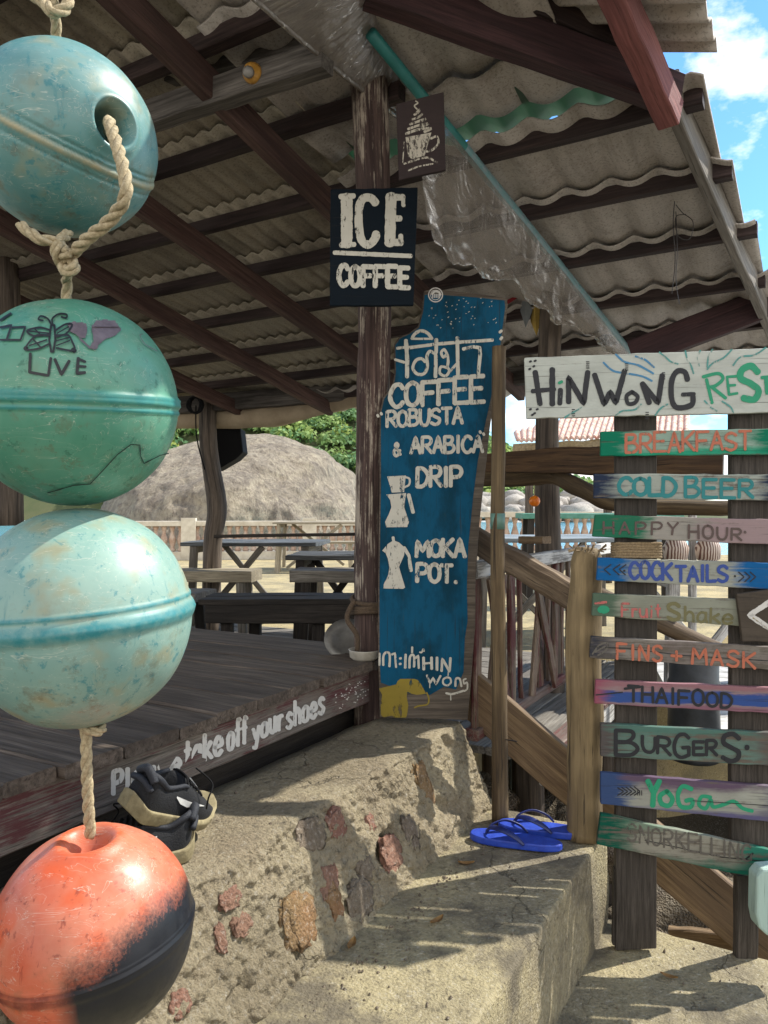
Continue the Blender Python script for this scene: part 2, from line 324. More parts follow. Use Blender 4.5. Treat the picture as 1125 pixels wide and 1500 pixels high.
def film(name, tint, tr_amt, gl):
    m, t, b, L = newmat(name); bc = gco(t, 'bco')
    tb = N(t, 'ShaderNodeBsdfTransparent'); tb.inputs[0].default_value = (.9, .87, .83, 1); gb = N(t, 'ShaderNodeBsdfGlossy'); gb.inputs['Roughness'].default_value = .22
    tl = N(t, 'ShaderNodeBsdfTranslucent'); tl.inputs[0].default_value = hx(tint); df = N(t, 'ShaderNodeBsdfDiffuse'); df.inputs[0].default_value = hx(tint)
    n = noise_n(t, bc, 9, 6, .65, (3, 1, 1)); cr_ = noise_n(t, bc, 15, 3, .5, (1.6, .14, 1), .9); ridge = math_n(t, 'ABSOLUTE', math_n(t, 'SUBTRACT', cr_, .5))
    crease = rng(t, ridge, .0, .012, 1, 0)
    bn = N(t, 'ShaderNodeBump'); bn.inputs['Strength'].default_value = .9; bn.inputs['Distance'].default_value = .012; L(math_n(t, 'ADD', cr_, math_n(t, 'MULTIPLY', n, .35)), bn.inputs['Height'])
    for q in (gb, df, tl): L(bn.outputs[0], q.inputs['Normal'])
    m1 = N(t, 'ShaderNodeMixShader'); m1.inputs[0].default_value = .5; L(tl.outputs[0], m1.inputs[1]); L(df.outputs[0], m1.inputs[2])
    m2 = N(t, 'ShaderNodeMixShader'); tr2 = math_n(t, 'SUBTRACT', rng(t, n, .3, .7, tr_amt - .18, tr_amt + .12), math_n(t, 'MULTIPLY', crease, .5)); L(tr2, m2.inputs[0]); L(m1.outputs[0], m2.inputs[1]); L(tb.outputs[0], m2.inputs[2])
    m3 = N(t, 'ShaderNodeMixShader'); L(math_n(t, 'ADD', math_n(t, 'MULTIPLY', crease, gl), gl * .35), m3.inputs[0]); L(m2.outputs[0], m3.inputs[1]); L(gb.outputs[0], m3.inputs[2])
    L(m3.outputs[0], t.nodes['Material Output'].inputs['Surface']); return m
M['film'] = film('clear plastic film', 'a8a097', .60, .60); M['film_roll'] = film('rolled brown plastic', '8f867c', .22, .5)

# ------------------------------------------------------------------ ground, steps, terrace, water, hill
def slab(name, pts, z0, z1, mat, wob=0):
    b = MB(); b.prism([Vector((p.x, p.y, z1)) for p in pts], ZZ, z1 - z0); o = b.build(name, mat); return o
def grid_surface(name, fn, nu, nv, mat, parent=None, origin=None, smooth=True, kind=None):
    b = MB(); vs = []; fs = []; bs = []
    for i in range(nu + 1):
        for j in range(nv + 1): vs.append(fn(i / nu, j / nv)); bs.append((i / nu, j / nv, 0))
    for i in range(nu):
        for j in range(nv):
            a = i * (nv + 1) + j; fs.append((a, a + nv + 1, a + nv + 2, a + 1))
    b.add(vs, fs, None, bs); o = b.build(name, mat, parent, origin, smooth)
    if kind: o['kind'] = kind
    return o
def fbm(p, s, o=4): return mnoise.fractal(Vector(p) * s, 1.0, 2.0, o)
gr = grid_surface('ground', lambda a, c: (lambda x, y: Vector((x, y, -1.95 + .25 * fbm((x, y, 0), .35))))(-14 + 28 * a, -12 + 23 * c), 90, 80, M['dirt'], kind='structure')
# terrace of yellow sandy concrete behind the pavilion
tb = [uvz(2.42, 1.36, 0), uvz(2.42, 14, 0), Vector((-22, 13.9, 0)), Vector((0, 14.6, 0)), Vector((7.5, 15.4, 0)), Vector((6.8, 9.5, 0)), Vector((2.6, 5.4, 0)), uvz(4.3, 1.36, 0)]
o = slab('terrace', tb, -2.6, -.87, M['sand']); o['kind'] = 'structure'
# sea
m, t, b, L = newmat('sea water'); tcn = N(t, 'ShaderNodeTexCoord'); nz = noise_n(t, tcn.outputs['Object'], .6, 6, .6); b.inputs['Base Color'].default_value = hx('4f9db4'); b.inputs['Roughness'].default_value = .12; bump(t, b, nz, .5, .3); M['sea'] = m
wm = MB(); wm.add([(-1500, 16, -1.9), (1500, 16, -1.9), (1500, 2500, -1.9), (-1500, 2500, -1.9)], [(0, 1, 2, 3)]); tag(wm.build('sea', M['sea']), kind='structure')
# hill: crest heights follow the skyline across the bay
def hill_h(x, y):
    prof = [(-160, 46), (-60, 40), (-8, 34), (12, 25), (26, 18.5), (34, 13), (48, 6), (70, 2.5), (120, 1)]
    h = prof[-1][1]
    for (a, ha), (c, hc) in zip(prof, prof[1:]):
        if x <= c: h = ha + (hc - ha) * max(0, (x - a) / (c - a)); break
    k = min(1, max(0, (y - 148) / 55)); return -2 + (h + 2) * (k ** .8) + 1.2 * fbm((x, y, 3), .06)
o = grid_surface('hill', lambda a, c: (lambda x, y: Vector((x, y, hill_h(x, y))))(-170 + 320 * a, 147 + 110 * c), 90, 40, plain('hillside soil', '3c4a26', .95, '5a5a3a', .1), kind='structure')
# forest
m, t, b, L = newmat('forest leaves'); at_ = N(t, 'ShaderNodeAttribute'); at_.attribute_name = 'gco'; sp = N(t, 'ShaderNodeSeparateXYZ'); L(at_.outputs['Vector'], sp.inputs[0])
c = mix(t, sp.outputs['X'], hx('66863c'), hx('b4c064')); c = mix(t, sp.outputs['Y'], c, hx('4a7a58')); L(c, b.inputs['Base Color']); b.inputs['Roughness'].default_value = .75
tl = N(t, 'ShaderNodeBsdfTranslucent'); L(c, tl.inputs[0]); ms = N(t, 'ShaderNodeMixShader'); ms.inputs[0].default_value = .3; L(b.outputs[0], ms.inputs[1]); L(tl.outputs[0], ms.inputs[2]); L(ms.outputs[0], t.nodes['Material Output'].inputs['Surface']); M['leaf'] = m
def crown(b, c, r, n, col3, leaf):
    for k in range(n):
        d = Vector((random.gauss(0, 1), random.gauss(0, 1), random.gauss(0, 1))).normalized(); d.z = abs(d.z) * .9 - .15
        q = 1 + .35 * mnoise.noise(c * .3 + d * 1.7)
        p = c + d * r * q * random.uniform(.72, 1.05); s = leaf * random.uniform(.6, 1.3)
        nrm = (d + Vector((random.uniform(-.7, .7), random.uniform(-.7, .7), random.uniform(-.3, .9)))).normalized(); xa = nrm.orthogonal().normalized(); xa.rotate(Matrix.Rotation(random.uniform(0, 6.28), 3, nrm)); ya = nrm.cross(xa)
        b.add([p - xa * s, p - ya * s * .6, p + xa * s, p + ya * s * .6], [(0, 1, 2, 3)], [col3] * 4)
fb = MB()
for i in range(1250):
    px = random.choice([random.uniform(120, 560), random.uniform(700, 960)]) ; Y = random.uniform(150, 205); x = (px - CX) / F * Y
    r = random.uniform(1.7, 3.3); z = hill_h(x, Y); c = Vector((x, Y, z + r * .7))
    hue = (random.random(), random.random() * .8, 0)
    crown(fb, c, r, 75, hue, .58)
tag(fb.build('forest', M['leaf']), 'dense green woodland covering the hill across the bay', 'forest', kind='stuff')
def rock(name, c, rx, ry, rz, mat, sd, lv=3, amp=.18, fs=1.3, parent=None):
    import bmesh
    bm = bmesh.new(); bmesh.ops.create_icosphere(bm, subdivisions=lv, radius=1); b = MB(); vs = []
    for v in bm.verts:
        d = v.co.normalized(); k = 1 + amp * fbm(d + Vector((sd, sd * .7, 0)), fs, 5)
        vs.append(Vector(c) + Vector((d.x * rx * k, d.y * ry * k, d.z * rz * k)))
        if lv > 6: vs[-1] += d * (.035 * fbm(d, 14, 6) - .03 * abs(mnoise.noise(d * 5 + Vector((0, 0, d.x * 4)))))
    b.add(vs, [tuple(v.index for v in f.verts) for f in bm.faces]); bm.free()
    return b.build(name, mat, parent, None if parent else c, True)
tag(rock('granite_boulder', (-4.05, 21.5, -1.0), 3.95, 4.4, 3.15, M['boulder'], 3.3, 7, .085, 1.5), 'huge rounded grey granite boulder rising behind the balustrade', 'boulder')
rk = None
for i in range(64):
    px = random.uniform(690, 905); Y = random.uniform(138, 152); s = random.uniform(.7, 2.0); x = (px - CX) / F * Y
    zz = -1.7 + max(0, (Y - 138)) * .28 + random.uniform(0, 1)
    if i < 3: r0 = rock('shore_boulder', (x, Y, zz), s * 1.3, s, s * .8, M['shorerock'], i * 5.1, 2, .3, 1.5); (protos := [r0] if i == 0 else protos + [r0])
    else:
        r0 = protos[i % 3].copy(); col.objects.link(r0); r0.location = (x, Y, zz); r0.rotation_euler = (random.uniform(-.4, .4), random.uniform(-.4, .4), random.uniform(0, 6)); k = random.uniform(.6, 1.5); r0.scale = (k, k, k)
    tag(r0, 'pale boulder on the rocky shore below the wooded hill', 'boulder', 'boulders along the far shore')

# concrete steps (rounded, worn edges)
def step_block(name, u0, u1, v0, v1, z0, z1, mat, rnd=.02, batter=0):
    """worn cast step: cross-section in v/z swept along u"""
    b = MB(); pts = []
    fr = [(v0 - batter, z0)] + [(v0 + batter * 0 + (0), z1 - .05 - rnd)] 
    prof = []
    for k in range(22): prof.append((v0 - batter * (1 - k / 21), z0 + (z1 - rnd - z0) * k / 21))
    for k in range(1, 7): a = k / 6 * math.pi / 2; prof.append((v0 + rnd - rnd * math.cos(a), z1 - rnd + rnd * math.sin(a)))
    for k in range(1, 26): prof.append((v0 + rnd + (v1 - v0 - rnd) * k / 25, z1))
    nu = 130; vs = []; fs = []
    for i in range(nu + 1):
        u = u0 + (u1 - u0) * i / nu
        for (v, z) in prof:
            e = .005 * fbm((u, v, z), 4, 4) + .004 * fbm((u, v, z), 30, 4)
            vs.append(uvz(u + (0.012 * fbm((v, z, u), 7) if i in (0, nu) else 0), v - e * (1 if z < z1 - .002 else .2), z + e * (.5 if z > z1 - .002 else 0)))
    n = len(prof)
    for i in range(nu):
        for j in range(n - 1): a = i * n + j; fs.append((a, a + 1, a + n + 1, a + n))
    fs.append(tuple(range(n - 1, -1, -1)) + ()) ; fs.append(tuple(nu * n + j for j in range(n)))
    for i in (0, nu):
        o1 = len(vs); vs.append(uvz(u0 + (u1 - u0) * i / nu, v1, z0)); 
    fs[-2] = tuple(range(n)) + (o1 - 1,); fs[-1] = tuple(nu * n + j for j in range(n)) + (o1,)
    b.add(vs, fs); o = b.build(name, mat, smooth=True); return o
o = step_block('middle_step', .2, 2.30, .555, 1.25, -1.7, -.96, M['step'], .012, .01); o['kind'] = 'structure'
o = step_block('lower_step', .2, 2.33, -.16, .70, -1.9, -1.24, M['step'], .014, .02); o['kind'] = 'structure'
# rubble-and-concrete wall under the deck edge
wall = thing('retaining_wall', 'rough concrete and rubble wall below the deck edge', 'wall', uvz(1.3, 1.1, -.96))
def wall_mesh():
    b = MB(); prof = []
    for k in range(81): tt = k / 80; prof.append((.895 + .130 * tt, -1.0 + .287 * tt, 1))
    for k in range(1, 9): a = k / 8 * math.pi / 2; prof.append((1.037 - .012 * math.cos(a), -.713 + .013 * math.sin(a), 1 - k / 9))
    for k in range(1, 30): prof.append((1.04 + .56 * k / 29, -.70 - max(0, k / 29 - .45) * .22, 0))
    U0, U1 = .15, 2.36; nu = 560; vs = []; fs = []; n = len(prof)
    def pos(u, v, z, w):
        e = .006 * fbm((u, v, z), 6, 3) + .010 * fbm((u, v, z), 26, 5) + .007 * fbm((u, v, z), 75, 3)
        cav = max(0, mnoise.noise(Vector((u * 9, v * 9, z * 11))) - .30) * .085
        d = (e - cav) * w + .004 * fbm((u, v, z), 9, 3) * (1 - w)
        # end of wall rounds back
        return uvz(u, v - d * w, z + (d * (1 - w)))
    for i in range(nu + 1):
        u = U0 + (U1 - U0) * i / nu
        for (v, z, w) in prof:
            rr = max(0, u - (U1 - .10)); vs.append(pos(u, v + rr * rr * 5 * (1 if v < 1.2 else .4), z - rr * rr * 2, w))
    for i in range(nu):
        for j in range(n - 1): a = i * n + j; fs.append((a, a + 1, a + n + 1, a + n))
    # end face
    o1 = len(vs); vs.append(uvz(U1, 1.60, -1.0)); fs.append(tuple(nu * n + j for j in range(n)) + (o1,))
    b.add(vs, fs); return b
wall_mesh().build('wall_body', M['concrete'], wall, smooth=True)
def wall_front(px, py):
    # intersection with battered front
    r = ray(px, py); z = -.84
    for _ in range(12):
        tt = min(1, max(0, (z + 1.0) / .287)); v = .895 + .130 * tt; Y = v / V.dot(r); z = r.z * Y
    return r * Y
for (px, py, w, h, mk) in [(492, 1207, 15, 21, 'stone_red'), (481, 1291, 18, 24, 'stone_red'), (335, 1316, 16, 15, 'stone_red'), (354, 1354, 14, 15, 'stone_red'), (437, 1350, 30, 38, 'stone_ochre'), (620, 1146, 14, 31, 'stone_ochre'), (573, 1250, 18, 26, 'stone_red'), (528, 1318, 26, 27, 'stone_grey'), (600, 1220, 15, 26, 'stone_grey'), (455, 1225, 24, 26, 'stone_grey'), (322, 1375, 9, 20, 'stone_red'), (535, 1272, 15, 15, 'stone_grey'), (541, 1205, 8, 14, 'stone_red'), (262, 1470, 16, 18, 'stone_red'), (490, 1322, 12, 26, 'stone_ochre')]:
    c = wall_front(px, py); k = c.y / F; b = MB(); vs = []; import bmesh
    bm = bmesh.new(); bmesh.ops.create_icosphere(bm, subdivisions=4, radius=1); Nn = -V
    for v in bm.verts:
        d = v.co.normalized(); q = 1 + .34 * fbm(d + Vector((px, py, 0)) * .1, 2.1, 5)
        sq = lambda a: math.copysign(abs(a) ** .72, a)
        vs.append(c + U * sq(d.x) * w * k * 1.25 * q + Nn * (math.copysign(abs(d.y) ** .35, d.y) * .010 * q - .003) + (ZZ + V * .35) * sq(d.z) * h * k * .9 * q)
    b.add(vs, [tuple(v.index for v in f.verts) for f in bm.faces]); bm.free(); b.build('embedded_stone', M[mk], wall, smooth=True)

# ------------------------------------------------------------------ pavilion
pav = thing('open_pavilion', 'open wooden cafe pavilion with corrugated roof, dark deck and trunk posts', 'pavilion', uvz(2.2, 1.4, -.87))
# deck
d = MB(); u = -.1; DV0 = 1.29
while u < 2.36:
    w = random.uniform(.115, .165); w = min(w, 2.40 - u)
    ov = random.uniform(-.012, .012); d.beam(uvz(u + w / 2, DV0 + ov, -.515 + random.uniform(-.003, .003)), uvz(u + w / 2, 4.4, -.515), w - .006, .03, seg=16, ch=.005, wob=.0012); u += w
d.build('deck_board', M['deck'], pav)
f = MB(); f.beam(uvz(-.3, 1.335, -.588), uvz(2.36, 1.335, -.588), .035, .115, seg=24); fas = f.build('fascia_board', M['fascia'], pav)
j = MB(); j.beam(uvz(-.2, 1.42, -.80), uvz(2.35, 1.42, -.80), .03, .36); j.build('gap_shade_board', M['bench'], pav)  # added dark board standing in for the black shade under the deck
d = MB()
for k in range(14): d.beam(uvz(2.50 + k * .14, 1.42, -.858), uvz(2.50 + k * .14, 4.3, -.858), .134, .02, seg=10)
d.build('floor_board', M['greytable'], pav)
j = MB(); j.beam(uvz(2.385, 1.33, -.60), uvz(2.385, 4.4, -.60), .04, .13); j.build('end_joist', M['bench'], pav)
j = MB()
for q in (.3, 1.2, 2.1): j.beam(uvz(q, 1.6, -.62), uvz(q, 4.4, -.62), .06, .16)
j.build('floor_joist', M['bench'], pav)
# posts
def post(pts, rr, mat, name='post'):
    b = MB(); b.tube(pts, rr, 18, .10, 5); return b.build(name, mat, pav, smooth=True)
P1 = Vector((-.040, 2.60, 0))
post([P1 + ZZ * -1.9, P1 + Vector((.0, 0, -.6)), at(543, 780, 2.6), at(547, 560, 2.52), at(549, 440, 2.43), at(546, 275, 2.32), at(541, 150, 2.22), at(541, 95, 2.19)], [.066, .062, .055, .055, .053, .054, .054, .054], M['trunk'])
post([at(812, 1250, 3.46), at(803, 800, 3.46), at(802, 600, 3.46), at(808, 440, 3.46), at(808, 425, 3.46)], [.064, .057, .052, .050, .050], M['post'])
post([at(308, 935, 5.35), at(312, 800, 5.35), at(318, 740, 5.35), at(306, 660, 5.35), at(304, 575, 5.35)], [.064, .066, .068, .062, .060], M['post'])
post([at(12, 770, 3.7), at(8, 540, 3.7), at(4, 305, 3.7)], [.07, .072, .07], M['post'])
# roof geometry
RC, RS = 1.68, .2
def rz(u, v=0): return RC - RS * u
PUR = [.83, 1.21, 1.58, 1.95, 2.30, 2.66, 3.04, 3.44, 3.84, 4.22]
VERGE = .27
def vedge(u): return .295 - .105 * (u - 2.3)
for i, pu in enumerate(PUR):
    b = MB(); v0 = vedge(pu) - .005 if pu > 2.2 else 1.05
    b.beam(uvz(pu, v0 + random.uniform(-.02, .02), rz(pu) - .045), uvz(pu + .03, 5.2, rz(pu) - .045), .045, .05, up=ZZ, seg=14); b.build('purlin', M['purlin'], pav)
for v in (1.52, 2.20, 2.88, 3.56, 4.3):
    b = MB(); b.beam(uvz(.6, v, rz(.6) - .13), uvz(4.25, v, rz(4.25) - .13), .042, .09, seg=14); b.build('rafter', M['rafter'], pav)
b = MB(); b.beam(uvz(2.22, vedge(2.22) + .055, rz(2.22) - .055), uvz(4.4, vedge(4.4) + .055, rz(4.4) - .055), .035, .12, seg=10); b.build('verge_board', wood('pale verge board', '78736a', '989289', '5f5a52'), pav)
def wave_big(v): return -.033 * math.sqrt(math.sin(math.pi * v / .155) ** 2 + .04)
def wave_fine(v): return .008 * math.sin(2 * math.pi * v / .075)
def sheet(u0, u1, v0, v1, wave, pitch, mat, lift0=-.012, lift1=.016, name='roof_sheet', zf=None):
    nv = int((v1 - v0) / pitch * 10); nu = 4; b = MB(); vs = []; gs = []; fs = []; of = random.uniform(-20, 20)
    sd = random.uniform(0, 50)
    for i in range(nu + 1):
        tt = i / nu; u = u0 + (u1 - u0) * tt
        for j in range(nv + 1):
            v = v0 + (v1 - v0) * j / nv
            e = .006 * mnoise.noise(Vector((v * 1.1 + sd, tt, 0)))
            st = .012 * mnoise.noise(Vector((math.floor(v / (pitch * 6)) * 3.7 + sd, 0, 7))) 
            uu = u + st
            vs.append(uvz(uu, v, (zf or rz)(uu, v) + lift0 + (lift1 - lift0) * tt + wave(v) + e)); gs.append((u + of, v, 0))
    for i in range(nu):
        for j in range(nv): a = i * (nv + 1) + j; fs.append((a, a + nv + 1, a + nv + 2, a + 1))
    b.add(vs, fs, gs); o = b.build(name, mat, pav, smooth=True)
    m = o.modifiers.new('thick', 'SOLIDIFY'); m.thickness = .006; m.offset = 1; return o
BOUND = 1.42
for i in range(len(PUR) - 1):
    a, c = PUR[i] - .05, PUR[i + 1] + .06
    lo = .012 if True else 0
    sheet(a, c, BOUND - random.uniform(-.05, .05), 5.3, wave_fine, .075, M['roof_fine'])
    if PUR[i] > 2.2:
        sheet(a - (.03 if i == 4 else 0), c, vedge((a + c) / 2), BOUND + .06, wave_big, .155, M['roof'], -.012 if i != 4 else -.02)
    elif PUR[i] > 1.5:
        if PUR[i] < 1.9: sheet(a, c + .04, .60, BOUND + .06, wave_big, .155, M['roof'])
        else:
            sheet(a + .09, 2.20, .58, BOUND + .06, wave_big, .155, M['roof'], -.012, .02)
            sheet(2.12, c - .03, .42, BOUND + .06, lambda v: .013 * math.sin(2 * math.pi * v / .10), .155, M['greensheet'], .012, .026, 'translucent_sheet')
    else: sheet(a, c, 1.15, BOUND + .06, wave_big, .155, M['roof'])
sheet(PUR[-1] - .05, 4.62, vedge(4.4), 5.3, wave_big, .155, M['roof'])
# far cross beam, canvas roll, hand rail between posts
b = MB(); b.beam(at(225, 597, 5.5), at(545, 572, 5.0), .07, .12, seg=10); b.beam(at(545, 572, 5.0), at(815, 545, 4.12), .07, .10, seg=6); b.build('cross_beam', M['greybeam'], pav)
b = MB(); b.tube([at(215, 612, 5.62), at(320, 612, 5.45), at(400, 610, 5.3), at(470, 597, 5.15), at(560, 578, 4.95)], [.08, .075, .07, .05, .04], 16, .25, 6); b.build('canvas_roll', plain('beige canvas', 'a3937a', .9, '8a7b64', 6, .3), pav, smooth=True)
b = MB(); b.beam(at(315, 786, 5.3), at(700, 779, 4.6), .03, .022); b.build('hand_rail', M['bench'], pav)
# grey beams at the top left
b = MB(); b.beam(at(215, 172, 2.31), at(480, 84, 1.99), .06, .075, seg=10); b.build('tie_beam', M['greybeam'], pav)
b = MB(); b.beam(at(243, 112, 2.36), at(500, 52, 2.05), .05, .055, seg=8); b.build('tie_beam', M['greybeam'], pav)
# near porch roof and its beams
Cn = at(1050, 73, 2.0); uN = Cn.dot(U); vN = Cn.dot(V)
def zn(u, v): return Cn.z + .31 * (v - vN)
def nsheet():
    b = MB(); vs = []; gs = []; fs = []; u0, u1 = 1.25, uN; v1 = 1.35; nv = 10; p = .085; nu = int((u1 - u0) / p * 10)
    for i in range(nu + 1):
        u = u0 + (u1 - u0) * i / nu
        st = .02 * mnoise.noise(Vector((math.floor((u - u0) / (p)) * 3.1, 1, 2)))
        for j in range(nv + 1):
            v = vN + st * (1 - j / nv) + (v1 - vN) * j / nv; vs.append(uvz(u, v, zn(u, v) + .014 * math.sin(2 * math.pi * u / p))); gs.append((v, u, 0))
    for i in range(nu):
        for j in range(nv): a = i * (nv + 1) + j; fs.append((a, a + nv + 1, a + nv + 2, a + 1))
    b.add(vs, fs, gs); o = b.build('porch_roof_sheet', M['roof'], pav, smooth=True); m = o.modifiers.new('thick', 'SOLIDIFY'); m.thickness = .006; m.offset = 1
nsheet()
b = MB(); b.beam(at(540, -25, 1.88), at(990, 140, 2.10), .06, .115, seg=8, h1=.10); b.build('hip_beam', M['darkbeam'], pav)
b = MB(); b.beam(at(730, -12, 1.93), at(960, 86, 2.12), .05, .06, seg=6); b.build('hip_beam', M['purlin'], pav)
b = MB(); b.beam(at(880, -60, 1.72), at(982, 170, 2.06), .085, .06, up=(0, -1, .3), seg=8); b.build('hip_beam', M['redbeam'], pav)
b = MB(); b.beam(at(925, 520, 3.5), at(1190, 418, 3.2), .06, .13); b.build('eave_beam', M['darkbeam'], pav)
# lettering on the fascia comes later
# teal pipe and clear plastic curtain
pipe = thing('curtain_pipe', 'teal painted pipe holding the clear plastic curtain under the roof', 'pipe', uvz(2, .98, rz(2) - .1))
def pipe_p(u): return uvz(u, 1.02 - .085 * (u - 1.75), rz(u) - .075)
b = MB(); b.tube([pipe_p(1.7), pipe_p(2.35), pipe_p(2.8)], .017, 14, 0, 4); b.build('pipe_tube', M['teal'], pipe, smooth=True)
b = MB(); b.tube([pipe_p(2.2), pipe_p(3), pipe_p(4.4)], .0172, 14, 0, 4); b.build('pipe_tube', plain('grey galvanised pipe', '7d9096', .45, '5f8f92', 40), pipe, smooth=True)
cur = thing('plastic_curtain', 'clear crinkled plastic curtain bunched up under the pipe', 'plastic curtain', uvz(2.6, .98, rz(2.6) - .2))
def curt(a, c):
    u = 1.96 + a * 2.26; p = pipe_p(u) + ZZ * -.010
    drop = max(.09, .39 - .40 * a) * (1 + .07 * math.sin(a * 19) + .04 * math.sin(a * 47))
    gather = math.sin(a * 60 + 3.0 * c + 2.5 * math.sin(a * 13)) * (.35 + .65 * abs(math.sin(a * 31 + 1)))
    fold = .012 * gather * c ** .7 + (.016 * fbm((a * 36, c * 7, 4), 1, 4) * max(0, (c - .55) / .45))
    cc = c if c < .86 else .86 - (c - .86) * .8
    return p + V * (-.01 + fold + .03 * math.sin(math.pi * c) + max(0, c - .86) * .22) + ZZ * (-drop * cc / .86 - .010 * fbm((a * 40, c * 3, 8), 1, 3) * c) + U * (.10 * c + .012 * fbm((a * 25, c * 2, 2), 1, 3) * c)
grid_surface('curtain_film', curt, 420, 60, M['film'], cur)
roll = thing('plastic_roll', 'rolled brownish plastic sheet slung along the beam above the sign', 'plastic sheet', at(470, 60, 2.1))
def rollf(a, c):
    lo = at(300, -60, 1.62).lerp(at(583, 176, 2.36), a) + ZZ * -.012 * math.sin(a * math.pi)
    hi = at(540, -110, 1.66).lerp(at(600, 40, 2.26), a)
    t_ = min(1, c / .8); p = hi.lerp(lo, t_); b_ = math.sin(math.pi * t_)
    out = Vector((.25, -.8, -.55)).normalized()
    p = p + out * (.045 * b_ + .004 * fbm((a * 5, c * 5, 2), 1, 3))
    if c > .8: q = (c - .8) / .2; p = lo + out * .022 * math.sin(q * 4.2) + ZZ * .03 * (1 - math.cos(q * 4.2)) * .6
    return p
grid_surface('roll_film', rollf, 90, 70, M['film_roll'], roll)

# ------------------------------------------------------------------ lettering: pixel-space strokes laid on a plane or a sphere
G = {  # stroke font, unit boxes, y up; leading 's' = smooth curve
 'A': ['0,0 .5,1 1,0', '.2,.36 .8,.36'], 'B': ['0,0 0,1', 's0,1 .7,.98 .8,.76 .5,.55 0,.53', 's0,.53 .7,.52 1,.28 .7,.03 0,0'], 'C': ['s1,.82 .75,1 .35,.95 .05,.6 .1,.25 .45,0 .8,.05 1,.2'],
 'D': ['0,0 .05,1', 's.05,1 .6,.95 1,.6 .85,.2 .45,0 0,0'], 'E': ['0,0 0,1', '0,1 .95,1', '0,.52 .8,.53', '0,0 1,0'], 'F': ['0,0 0,1', '0,1 1,1', '0,.52 .8,.54'], 'G': ['s1,.85 .7,1 .3,.92 .04,.55 .12,.15 .5,0 .95,.1', '1,.1 1,.45', '1,.45 .6,.42'],
 'H': ['0,0 .02,1', '1,0 .97,1', '0,.5 1,.52'], 'I': ['.5,0 .5,1'], 'J': ['s.8,1 .8,.3 .5,0 .1,.1'], 'K': ['0,0 0,1', '1,1 .05,.45', '.2,.55 1,0'], 'L': ['0,1 0,0 1,.03'], 'M': ['0,0 .08,1 .5,.35 .92,1 1,0'], 'N': ['0,0 .03,1 .95,0 1,1'],
 'O': ['s.5,1 .12,.85 0,.5 .12,.15 .5,0 .88,.15 1,.5 .88,.85 .5,1'], 'P': ['0,0 .02,1', 's0,1 .7,1 1,.78 .75,.5 .02,.46'], 'R': ['0,0 .02,1', 's0,1 .7,1 .95,.78 .7,.52 .02,.48', '.35,.48 1,0'], 'S': ['s.95,.85 .6,1 .15,.9 .08,.65 .5,.5 .92,.35 .85,.1 .45,0 .02,.12'],
 'T': ['0,1 1,1', '.5,1 .5,0'], 'U': ['s0,1 .02,.35 .25,0 .7,0 .97,.35 1,1'], 'V': ['0,1 .5,0 1,1'], 'W': ['0,1 .25,0 .5,.6 .72,0 1,1'], 'Y': ['0,1 .5,.5', '1,1 .5,.5 .42,0'], '&': ['s.95,.1 .3,.75 .45,1 .65,.8 .1,.35 .3,0 .65,.08 .9,.45'], '.': ['.4,0 .5,.04'], '+': ['.5,.15 .5,.85', '.1,.5 .9,.5'],
 'i': ['.5,0 .5,.55', '.5,.8 .52,.84'], 'o': ['s.5,.6 .1,.5 0,.28 .15,.03 .5,0 .85,.05 1,.3 .88,.52 .5,.6'], 'e': ['s.05,.33 .95,.36 .8,.62 .4,.66 .05,.4 .1,.1 .5,0 .95,.12'], 'a': ['s.85,.6 .4,.66 .05,.4 .1,.08 .5,0 .85,.25', '.88,.66 .85,.2 1,0'], 's': ['s.9,.55 .5,.66 .15,.5 .5,.33 .88,.18 .5,0 .05,.1'],
 't': ['.5,1 .48,.1 .8,0', '.1,.68 .9,.7'], 'k': ['.1,1 .05,0', '.9,.62 .1,.28', '.3,.35 1,0'], 'f': ['s1,.92 .75,1 .5,.85 .48,.4 .45,0', '.1,.58 .85,.6'], 'y': ['0,.6 .45,.1', 's.95,.62 .7,.1 .45,-.3 .05,-.28'], 'u': ['s0,.62 .05,.15 .4,0 .8,.15 .9,.62', '.92,.62 .95,0'], 'r': ['.1,.62 .12,0', 's.12,.35 .4,.6 .9,.58'],
 'h': ['.05,1 .05,0', 's.05,.4 .45,.66 .85,.5 .9,0'], 'l': ['.5,1 .5,0'], 'P_': [], 'c': ['s.95,.55 .5,.66 .08,.4 .12,.1 .5,0 .95,.1']}
WID = {'I': .45, 'i': .4, 'l': .35, 'M': 1.25, 'W': 1.35, '.': .4, 'f': .75, 't': .75, 'r': .75, '&': .9, 'L': .85}
def parse(st):
    sm = st.startswith('s'); P = [tuple(float(x) for x in p.split(',')) for p in st.lstrip('s').split()]
    return sm, P
def dens(P, sm, step=2.0):
    P = [Vector((a, b, 0)) for a, b in P]
    if sm: P, _ = smooth_path(P, [0] * len(P), 8)
    Q = [P[0]]
    for a, c in zip(P, P[1:]):
        n = max(1, int((c - a).length / step))
        for k in range(1, n + 1): Q.append(a.lerp(c, k / n))
    return Q
LAY = [0]
